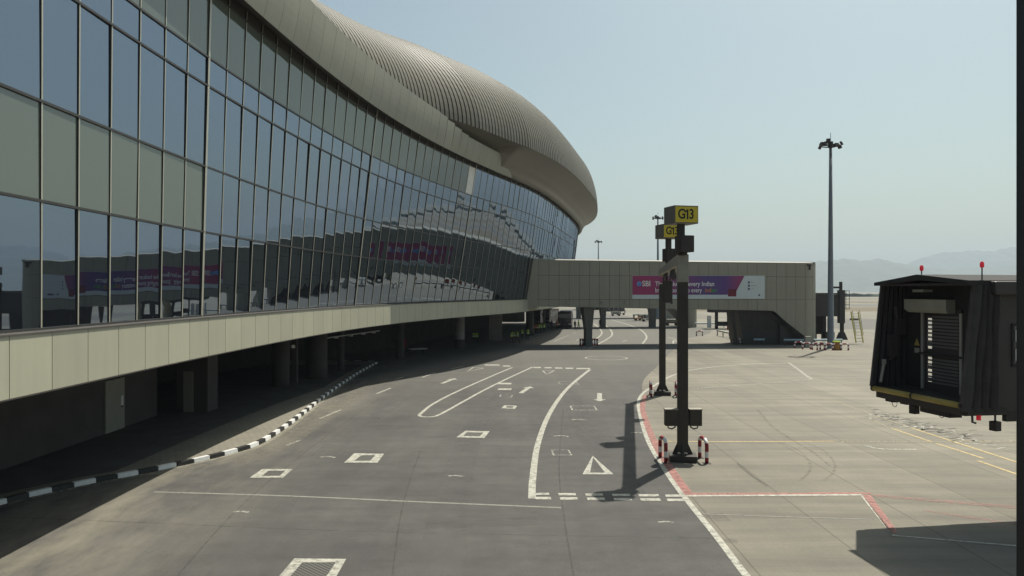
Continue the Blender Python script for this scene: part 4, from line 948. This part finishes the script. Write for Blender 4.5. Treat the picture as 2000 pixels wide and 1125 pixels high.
# roof: low peak over the cabin
zr = ZR + .1; q = MB(); rows = []
for v in (.12, 1.6, 9):
    rows.append([C3(-.05, v, zr), C3(CW * .5, v, zr + (.22 if v < 2 else .2)), C3(CW + .1, v, zr + .02), C3(CW + .1, v, zr - .1), C3(CW * .5, v, zr + .06), C3(-.05, v, zr - .1), C3(-.05, v, zr)])
q.grid(rows); q.add([rows[0][k] for k in range(6)], [(0, 1, 4, 5), (1, 2, 3, 4)]); q.build('roof', M['fabric'], jb)
q = MB(); cbox(q, CW + .02, CW + .3, .75, 2.2, ZR - .28, ZR + .1); q.build('roof_gutter', M['cabin'], jb, bevel=.06)
# bumper and the bits under the sill
q = MB()
for a_, b_ in ((.04, 1.85), (1.92, CW - .1)): q.tube([C3(a_, .05, ZF - .06), C3(b_, .05, ZF - .06)], .085, 12)
q.build('bumper', M['ylw'], jb, smooth=True)
for u_ in (.03, 1.885, CW - .06):
    q = MB(); q.tube([C3(u_ - .03, .05, ZF - .06), C3(u_ + .03, .05, ZF - .06)], .1, 12); q.build('bumper_joint', M['dark'], jb)
for a_ in ((.4, .75, .2, .5, ZF - .42, ZF - .3), (1.1, 1.4, .2, .5, ZF - .4, ZF - .3), (2.0, 3.2, .2, .6, ZF - .5, ZF - .3), (CW - .2, CW + .1, .1, 1.28, ZF - .3, ZF - .12), (CW - .1, CW + .05, 1.3, 5, ZF - .5, ZF - .2)):
    q = MB(); cbox(q, *a_); q.build('underframe', M['dark'], jb)
for u_, v_, z_ in ((1.62, .3, ZF - .5), (CW - .02, 1.02, ZF - .62)):
    q = MB(); q.box(C3(u_, v_, z_), (.2, .22, .26), .3); q.tube([C3(u_, v_, z_ + .1), C3(u_, v_, ZF - .25)], .03, 6); q.build('floodlamp', M['dark'], jb, bevel=.02)
q = MB(); q.tube([C3(CW - .02, .52, ZF - .45), C3(CW - .02, .52, ZF - .3)], .06, 10); q.build('underside_beacon', M['beacon'], jb)
q = MB(); q.tube([C3(CW, .3, ZF - .2), C3(CW + .02, .3, ZF - .5), C3(CW + .02, .4, ZF - .52)], .03, 6)
for u_ in (.85, 2.9): q.tube([C3(u_ + .12 * math.cos(a_), .2, ZF - .42 + .12 * math.sin(a_)) for a_ in np.linspace(0, 6, 10)], .01, 5)
q.build('hose', M['rail'], jb)
for px, py, Yd, pb in ((1800, 523, 22.9, 543), (1918, 516, 20.9, 547)):
    x, y, z = wp(px, py, Yd); x -= PL[0]; y -= PL[1]; zb2 = ZR + .1
    q = MB(); q.tube([(x, y, zb2), (x, y, z - .08)], .018, 8); st_ = q.build('beacon_stalk', M['rail'], jb)
    q = MB(); q.tube([(x, y, z - .09), (x, y, z - .06), (x, y, z + .04), (x, y, z + .075)], [.045, .055, .052, .025], 12); q.build('beacon', M['beacon'], st_, smooth=False)
# tunnel beyond the frame and its support
q = MB(); cbox(q, .2, CW - .2, 9, 30, ZF - .1, ZR - .1); q.build('tunnel', M['cabin'], jb)
q = MB(); cbox(q, .4, .8, 13, 13.5, 0, ZF); cbox(q, CW - .8, CW - .4, 13, 13.5, 0, ZF); cbox(q, .3, CW - .3, 12.9, 13.6, .3, .8); q.build('support_leg', M['steel'], jb)

# window frame of the gallery the view is taken from
tag(MB().poly([(.985, 1.5), (1.16, 1.5), (1.16, 1.64), (.985 * 1.64 / 1.5 + .0, 1.64)], 0, 10).build('window_frame', M['black'], bevel=.004), 'black upright window frame at the right edge of the view', 'window frame')

# ------------------------------------------------------------------ boarding bridge end by the mast, ladder and guards
t = thing('jet_bridge', 'dark boarding bridge end standing behind the nearest floodlight mast', 'jet bridge', (40.6, 102, 0))
MB().box((1.2, 2.3, 5.05), (3.4, 4.5, 2.9)).build('cabin', M['cabin'], t, bevel=.03)
MB().box((1.0, 2.3, 6.62), (3.4, 4.6, .16)).build('roof', M['dark'], t)
MB().box((3.2, .2, 4.9), (.75, .75, 4.4)).build('lift_column', M['cabin'], t, bevel=.02)
MB().box((3.15, .2, 7.5), (.32, .32, 1.4)).build('column_head', M['steel'], t)
MB().box((2.6, .2, 7.45), (1.0, .25, .25)).build('cross_arm', M['steel'], t)
MB().box((3.3, .2, 1.9), (.4, .4, 2.2)).build('leg', M['steel'], t)
q = MB(); q.hexa([(2.7, -.3, .5), (3.9, -.3, .5), (3.9, .8, .5), (2.7, .8, .5)], [(3.0, 0, 1.5), (3.6, 0, 1.5), (3.6, .5, 1.5), (3.0, .5, 1.5)]); q.build('wheel_truck', M['steel'], t)
q = MB(); q.box((1.4, 1.5, 1.9), (.5, .5, 3.4)); q.box((.2, 1.5, 1.9), (.4, .4, 3.4)); q.box((1.9, 1.0, 1.0), (1.2, .8, 1.0)); q.box((.6, 2.8, 2.4), (1.8, .4, 2.6)); q.build('support_leg', M['dark'], t)
q = MB()
for z in (4.6, 5.2, 5.9, 6.5, 7.0): q.tube([(3.6, 0, z), (4.25, 0, z)], .035, 6)
for x in (3.75, 4.2): q.tube([(x, 0, 4.6), (x, 0, 7.0)], .035, 6)
q.build('railing', M['rail'], t)
t = thing('ladder', 'tall yellow railed ladder beside the boarding bridge end', 'ladder', (45.2, 101.5, 0))
for x in (0, .95):
    q = MB(); q.tube([(x, -.6, .2), (x, .9, 4.2)], .085, 8); q.build('rail', M['sign_y'], t)
    q = MB(); q.tube([(x, -.6, 1.2), (x, .5, 4.4)], .035, 6); q.build('handrail', M['ylw'], t)
q = MB()
for i in range(10): f = i / 9; q.box((.475, -.55 + 1.35 * f, .35 + 3.6 * f), (.9, .16, .04))
q.build('rung', M['greybox'], t)
q = MB(); q.box((.475, 1.0, 3.2), (.95, .5, .25)); q.build('platform', M['dark'], t)

def guard(px, py, label, w_=.9, h_=.75):
    x, y, _ = gp(px, py); t = thing('guard_hoop', label, 'guard hoop', (x, y, 0), 'low red and white guards at the footbridge end', R(80))
    hoop_mesh(w_, h_, .1, .22).build('tube', [M['red'], M['wht']], t); return t
for i, (px, py, lb) in enumerate(((1567, 680, 'short striped guard just left of the grey cabinet'), (1583, 682, 'short striped guard right below the grey cabinet'), (1602, 683, 'short striped guard left of the mast foot'), (1612, 684, 'short striped guard at the mast foot'), (1626, 684, 'striped guard between the mast foot and the orange drum'), (1643, 684, 'striped guard right of the orange drum'), (1657, 684, 'striped guard under the ladder foot'), (1446, 673, 'striped guard left of the slanting strut'), (1460, 673, 'striped guard right of the slanting strut'), (1475, 673, 'striped guard by the dark stair room'), (1372, 656, 'lone striped guard right of the near gantry leg, beyond the bridge shadow'))): guard(px, py, lb)
x, y, _ = gp(1629, 683.5); simple('orange_drum', 'orange drum with a green lid at the mast foot', 'drum', [('body', MB().tube([(0, 0, 0), (0, 0, .95)], .42, 16), 'orange'), ('lid', MB().tube([(0, 0, .95), (0, 0, 1.05)], .45, 16), 'vest')], (x + .3, y, 0))
x, y, _ = gp(1577.5, 678.5); simple('cabinet', 'grey service cabinet by the footbridge end', 'cabinet', [('body', MB().box((0, 0, .65), (.7, .5, 1.3)), 'greybox'), ('top', MB().box((0, 0, 1.33), (.78, .58, .06)), 'hood')], (x, y, 0))
def pipe_rail(px0, px1, py, z, label, mat='bluepipe'):
    a, b = np.array(gp(px0, py)), np.array(gp(px1, py)); t = thing('guard_rail', label, 'guard rail', tuple(a), 'low pipe rails under the footbridge'); L = b[0] - a[0]
    MB().tube([(0, 0, z), (L, 0, z)], .14, 10).build('pipe', M[mat], t)
    n_ = max(2, int(L / 2.5))
    for i in range(n_ + 1): MB().box((.1 + (L - .2) * i / n_, 0, z / 2), (.1, .1, z)).build('post', M['rail'], t)
pipe_rail(1531, 1573, 675, .72, 'pale blue pipe rail in front of the sloping stair panel'); pipe_rail(1589, 1645, 675, .72, 'pale blue pipe rail running behind the mast foot'); pipe_rail(1472, 1493, 674, .72, 'short pale pipe rail before the dark stair room')
t = thing('guard_rail', 'low dark rail with a white top left of the slanting strut', 'guard rail', gp(1400, 655)); a = np.array(gp(1400, 655)); b = np.array(gp(1444, 666)) - a
MB().bar((0, 0, .75), (b[0], b[1], .75), .16, .12).build('rail', M['rail'], t); MB().bar((0, -.05, .88), (b[0], b[1] - .05, .88), .14, .05).build('top', M['railtop'], t)
for f in (.03, .3, .6, .95): MB().box((b[0] * f, b[1] * f, .36), (.12, .12, .72)).build('post', M['rail'], t)
x, y, _ = gp(1424, 656); simple('sign', 'small dark red board on a post behind the low rail', 'sign', [('post', MB().box((0, 0, .6), (.1, .1, 1.2)), 'rail'), ('board', MB().box((0, -.06, 1.25), (.6, .05, .6)), 'red')], (x, y, 0))
x, y, _ = gp(1432, 643); q = MB(); q.tube([(0, 0, 0), (.1, 0, 1), (-.15, 0, 2.2), (.25, 0, 3.3), (.1, 0, 4.4)], [.75, .7, .55, .62, .35], 12); simple('canvas_cover', 'bundled tan canvas cover hanging by the far boarding bridge', 'canvas', [('cloth', q, 'canvas')], (x, y, 0))
t = thing('jet_bridge', 'far boarding bridge legs and cabin seen under the banner footbridge', 'jet bridge', gp(1412, 642))
MB().box((0, 1, 4.3), (4.6, 3, 2.6)).build('cabin', M['cabin'], t); q = MB(); q.box((-1.2, 0, 1.5), (.5, .5, 3)); q.box((1.1, 0, 1.5), (.6, .5, 3)); q.box((0, .3, .9), (2.6, .6, .8)); q.build('leg', M['dark'], t); MB().box((-2.6, -.2, 1.3), (.7, .3, 2.2)).build('panel', M['white'], t); MB().box((1.5, -.5, .8), (1.0, .4, .25)).build('lamp_bar', M['white'], t)
pipe_rail(1357, 1415, 640, .8, 'far pale blue pipe rail beyond the second footbridge shadow'); pipe_rail(1236, 1268, 622, .9, 'farthest pale blue pipe rail by the third footbridge')

# red and white barriers round the pylon
for px, lb in ((1141, 'red and white barrier left of the bridge pylon foot'), (1159, 'red and white barrier right of the bridge pylon foot')):
    x, y, _ = gp(px, 675); t = thing('barrier', lb, 'barrier', (x, y, 0), 'barriers round the bridge pylon')
    for i in range(4): MB().tube([(-.48 + .32 * i, 0, z) for z in (0, .3, .31, .6, .61, .9)], .13, 10, mis=[0, 0, 1, 1, 0]).build('post', [M['red'], M['wht']], t)
    MB().bar((-.55, 0, .82), (.55, 0, .82), .1).build('rail', M['blk'], t)

# baggage carts and gear beyond
def cart(px, py, label, col='greybox', load=False):
    x, y, _ = gp(px, py); t = thing('baggage_cart', label, 'baggage cart', (x, y, 0), 'baggage carts parked beyond the footbridge')
    MB().box((0, 0, .55), (2.6, 1.4, .12)).build('deck', M[col], t)
    for sx_ in (-.9, .9):
        for sy_ in (-.55, .55): MB().tube([(sx_, sy_ - .08, .26), (sx_, sy_ + .08, .26)], .26, 10).build('wheel', M['tyre'], t)
    q = MB(); q.box((-1.27, 0, 1.0), (.06, 1.4, .9)); q.box((1.27, 0, 1.0), (.06, 1.4, .9)); q.build('end_rail', M['rail'], t)
    if load: MB().box((0, 0, .95), (2.0, 1.2, .68)).build('cover', M['greybox'], t)
cart(1249, 626, 'flat baggage cart left of the far gantry leg', 'orange'); cart(1257, 625.5, 'flat cart with white cover left of the far gantry leg', 'greybox', True); cart(1265, 628, 'baggage cart nearest the far gantry leg'); cart(1203, 617, 'small white loaded cart by the third footbridge', 'greybox', True); cart(1212, 615, 'grey cart beside the white loaded one by the third footbridge')
cart(1312, 636, 'cart half hidden between the two gantry legs', 'dark', True)
# low far buildings and gear seen under the footbridge
for px0, px1, yb, zt_, Y_, lb, mt in ((1186, 1220, 608, 5.5, 262, 'dark low service building far off under the footbridge', 'dark'), (1130, 1186, 606, 4.6, 280, 'pale low far building under the footbridge beside the pylon', 'uwall')):
    x0, x1 = (px0 - 1000) / F * Y_, (px1 - 1000) / F * Y_; t = thing('service_building', lb, 'building', ((x0 + x1) / 2, Y_, 0)); W_ = x1 - x0
    MB().box((0, 4, zt_ / 2), (W_, 8, zt_)).build('wall', M[mt], t); MB().box((0, 4, zt_ + .15), (W_ + .5, 8.6, .3)).build('roof', M['greybox'], t)
    for i in range(4): MB().box((-W_ / 2 + W_ * (i + .5) / 4, -.03, 1.6), (W_ / 8, .08, 2.6)).build('window', M['carglass'], t)

# ------------------------------------------------------------------ buses
def bus(x, y, rz, label):
    t = thing('bus', label, 'bus', (x, y, 0), 'maroon apron buses', rz)
    MB().box((0, 5.5, 1.72), (2.5, 11, 2.75)).build('body', M['maroon'], t, bevel=.16)
    MB().box((0, -.02, 2.05), (2.2, .08, 1.35)).build('windscreen', M['carglass'], t)
    for sx_ in (-1, 1):
        for j in range(4): MB().box((sx_ * 1.252, 1.9 + j * 2.5, 2.1), (.02, 2.2, 1.05)).build('window', M['carglass'], t)
        MB().box((sx_ * .95, -.03, .85), (.36, .1, .2)).build('headlight', M['wht'], t)
        q = MB(); q.tube([(sx_ * 1.2, .0, 2.7), (sx_ * 1.55, -.3, 2.6)], .03, 6); q.box((sx_ * 1.55, -.3, 2.35), (.1, .2, .45)); q.build('mirror', M['dark'], t)
        for yy in (2.2, 8.4):
            MB().tube([(sx_ * .98, yy, .5), (sx_ * 1.25, yy, .5)], .5, 16).build('wheel', M['tyre'], t)
    MB().box((0, -.03, 2.92), (1.5, .06, .26)).build('destination_board', M['black'], t)
    MB().box((.4, 3.5, 3.15), (1.6, 2.4, .22)).build('roof_unit', M['white'], t); return t
b0 = bus(9.72, 142.2, R(-6), 'maroon bus facing the viewer at the edge of the shade')
dup(b0, (6.6, 160, 0), R(-14), 'maroon bus parked in shade behind the front bus'); dup(b0, (4.4, 152, 0), R(-10), 'maroon bus deepest under the terminal, behind the standing crew')

# ------------------------------------------------------------------ people
def person_mesh(kind):
    """one continuous skinned body; kind: stand / walk / fold"""
    J = {'pel': (0, 0, .95), 'waist': (0, 0, 1.10), 'chest': (0, -.01, 1.32), 'neck': (0, 0, 1.47), 'skull': (0, -.015, 1.58), 'crown': (0, 0, 1.70)}
    r = {'pel': (.16, .12), 'waist': (.14, .105), 'chest': (.18, .12), 'neck': (.06, .06), 'skull': (.082, .1), 'crown': (.06, .07)}
    E = [('pel', 'waist'), ('waist', 'chest'), ('chest', 'neck'), ('neck', 'skull'), ('skull', 'crown')]
    st = {'walk': .28, 'stand': .02, 'fold': .03}[kind]
    for s_, sg in (('l', -1), ('r', 1)):
        k = sg * st
        J.update({'hip' + s_: (sg * .09, 0, .88), 'kn' + s_: (sg * .11, -k * .5 - .02, .49), 'an' + s_: (sg * .12, -k + (.05 if kind == 'walk' and sg < 0 else 0), .09), 'to' + s_: (sg * .135, -k - .16, .04)})
        r.update({'hip' + s_: (.095, .095), 'kn' + s_: (.062, .062), 'an' + s_: (.045, .045), 'to' + s_: (.042, .03)})
        J.update({'sh' + s_: (sg * .19, 0, 1.40)}); r.update({'sh' + s_: (.062, .062)})
        if kind == 'fold': J.update({'el' + s_: (sg * .25, .02, 1.14), 'wr' + s_: (sg * .06, -.2, 1.18), 'ha' + s_: (-sg * .04, -.2, 1.2)})
        else: J.update({'el' + s_: (sg * .25, k * .35, 1.12), 'wr' + s_: (sg * .26, k * .8 - .06, .88), 'ha' + s_: (sg * .255, k * .95 - .09, .76)})
        r.update({'el' + s_: (.045, .045), 'wr' + s_: (.032, .032), 'ha' + s_: (.03, .042)})
        E += [('pel', 'hip' + s_), ('hip' + s_, 'kn' + s_), ('kn' + s_, 'an' + s_), ('an' + s_, 'to' + s_), ('chest', 'sh' + s_), ('sh' + s_, 'el' + s_), ('el' + s_, 'wr' + s_), ('wr' + s_, 'ha' + s_)]
    ks = list(J); me = bpy.data.meshes.new('person_body'); me.from_pydata([J[k_] for k_ in ks], [(ks.index(a), ks.index(b)) for a, b in E], [])
    o = bpy.data.objects.new('tmp', me); COL.objects.link(o)
    o.modifiers.new('skin', 'SKIN'); sub = o.modifiers.new('sub', 'SUBSURF'); sub.levels = 1; sub.render_levels = 1
    sv = me.skin_vertices[0].data
    for i, k_ in enumerate(ks): sv[i].radius = r[k_]; sv[i].use_root = (k_ == 'pel')
    dg = bpy.context.evaluated_depsgraph_get(); dg.update(); out = bpy.data.meshes.new_from_object(o.evaluated_get(dg)); bpy.data.objects.remove(o)
    out.materials.clear(); out.materials.append(M['cloth']); out.materials.append(M['skin'])
    for p in out.polygons:
        c = p.center; hand = any((c - Vector(J['ha' + s_])).length < .1 for s_ in 'lr')
        p.material_index = 1 if c.z > 1.49 or hand else 0; p.use_smooth = True
    out.name = 'person_body'; return out
PMESH = {k_: person_mesh(k_) for k_ in ('stand', 'walk', 'fold')}
def vest_mesh():
    q = MB(); rows = []
    for z, a_, b_ in ((.88, .205, .165), (1.0, .195, .16), (1.12, .185, .15), (1.25, .205, .16), (1.36, .22, .15), (1.43, .16, .12), (1.47, .09, .09)):
        rows.append([(a_ * math.cos(t_), b_ * math.sin(t_), z) for t_ in np.linspace(0, 2 * math.pi, 15)])
    q.grid(rows, mif=lambda i, j: 1 if i == 1 else 0); return q
def hair_mesh():
    q = MB(); rows = []
    for f in np.linspace(0, 1, 5):
        a_ = f * 1.25; rows.append([(.098 * math.sin(a_) * math.cos(t_), .012 + .112 * math.sin(a_) * math.sin(t_), 1.615 + .115 * math.cos(a_)) for t_ in np.linspace(0, 2 * math.pi, 13)])
    q.grid(rows); return q
protos = {}
def person(px, py, kind, label, vest='vest', rz=0.0, h=1.0, ground=0.0):
    x, y, _ = gp(px, py, ground); key = (kind, vest)
    if key not in protos:
        o = bpy.data.objects.new('person', PMESH[kind]); COL.objects.link(o)
        if vest: vest_mesh().build('vest', [M[vest], M['white']], o, smooth=True)
        hair_mesh().build('hair', M['hair'], o, smooth=True); protos[key] = o
    else: o = dup(protos[key])
    o.location = (x, y, ground); o.rotation_euler = (0, 0, rz); o.scale = (h, h, h)
    tag(o, label, 'person', 'ground crew around the terminal')
person(999, 671, 'stand', 'person in dark clothes and a vest at the left end of the nearest crew group', 'vest', .5)
person(1004, 670, 'fold', 'second person from the left of the nearest crew group, arms folded', 'vest', -.4, 1.02)
person(1010, 670, 'walk', 'person stepping out at the right end of the nearest crew group', 'vest', 1.0)
person(1020, 664, 'stand', 'person in a vest standing apart between the two front crew groups', 'vest', -.3, .98)
person(1031, 665, 'fold', 'taller person in a bright vest just right of the one standing apart', 'vest', .3, 1.05)
person(1044, 652, 'stand', 'person in an orange vest, leftmost in the back row of crew', 'vesto', .2)
person(1048.5, 652, 'fold', 'person in an orange vest, second from left in the back row', 'vesto', -.3)
person(1052.5, 651.5, 'stand', 'person in a green vest, third from left in the back row', 'vest', .1)
person(1057, 651, 'fold', 'person in a green vest, second from the right in the back row', 'vest', -.2)
person(1062.5, 650, 'stand', 'person in a green vest at the right end of the back row', 'vest', .4)
person(1077, 645, 'stand', 'person in plain dark clothes waiting left of the front bus', None, .4)
person(1088.5, 645, 'fold', 'person in an orange vest at the left front corner of the bus', 'vesto', -.3)
person(1123, 644, 'stand', 'person in dark clothes standing with the walker right of the bus', None, .6)
person(1130, 644, 'walk', 'person in a green vest walking right of the bus', 'vest', 1.3, 1.04)
person(1172, 640.5, 'stand', 'person in dark clothes beside the second bridge pylon', None, .3)
person(925.5, 672, 'fold', 'person with a green vest in deep shade, left of a pair by the square column', 'vest', .2)
person(931.5, 672, 'stand', 'person with a green vest in deep shade, right of a pair by the square column', 'vest', -.2)

# ------------------------------------------------------------------ far land
def ridge(name, pts, Y, depth, z0=-1):
    q = MB(); P = resample([(p[0], p[1]) for p in pts], 6.0); rows = []
    for i, (px, py) in enumerate(P):
        x = (px - 1000) / F * Y; z = HC + (HY - py) / F * Y; z = z * (1 + .015 * math.sin(i * 1.7) + .012 * math.sin(i * .63 + 2))
        rows.append([(x, Y - depth, z0), (x * .995, Y - depth * .45, z * .55), (x, Y, z), (x * 1.02, Y + depth * .6, z * .6), (x * 1.03, Y + depth, z0)])
    q.grid(rows); return struct(q.build(name, M['hill'], smooth=True))
ridge('hills', [(1180, 566), (1380, 545), (1480, 528), (1560, 514), (1605, 510), (1650, 505.5), (1690, 509), (1719, 505), (1755, 514), (1790, 520), (1850, 526), (1960, 520), (2100, 505), (2300, 515), (2500, 540), (2700, 566)], 6000, 1300)
ridge('hills', [(1560, 566), (1690, 545), (1772, 516), (1808, 501), (1831, 495), (1890, 490), (1943, 490), (1976, 483), (2060, 470), (2200, 478), (2400, 500), (2600, 530), (2800, 566)], 7800, 1400)
q = MB(); rows = []
for i in range(220):
    x = 120 + i * 6; h_ = 3.2 + 1.4 * rng.random() + 1.0 * math.sin(i * .2); rows.append([(x, 900 + 3 * math.sin(i * .7), 0), (x, 901, h_ * .8), (x + 1, 906, h_), (x, 915, h_ * .7), (x, 922, 0)])
q.grid(rows); tag(q.build('far_scrub', M['treel']), 'dark line of scrub and low trees beyond the airfield', 'scrub', kind='stuff')

# the dusty air
hz = MB(); hz.box((0, 4500, 274), (22000, 12000, 550)); ho = hz.build('haze', None); ho.data.materials.clear()
hm_ = bpy.data.materials.new('haze'); hm_.use_nodes = True; nt = hm_.node_tree; nt.nodes.remove(nt.nodes['Principled BSDF'])
pv = nt.nodes.new('ShaderNodeVolumePrincipled'); pv.inputs['Color'].default_value = (.76, .89, 1, 1); pv.inputs['Density'].default_value = .00015; pv.inputs['Anisotropy'].default_value = .1
nt.links.new(pv.outputs[0], nt.nodes['Material Output'].inputs['Volume']); ho.data.materials.append(hm_)
tag(ho, 'thin pale dusty haze over the airfield', 'haze', kind='stuff'); ho.display_type = 'WIRE'
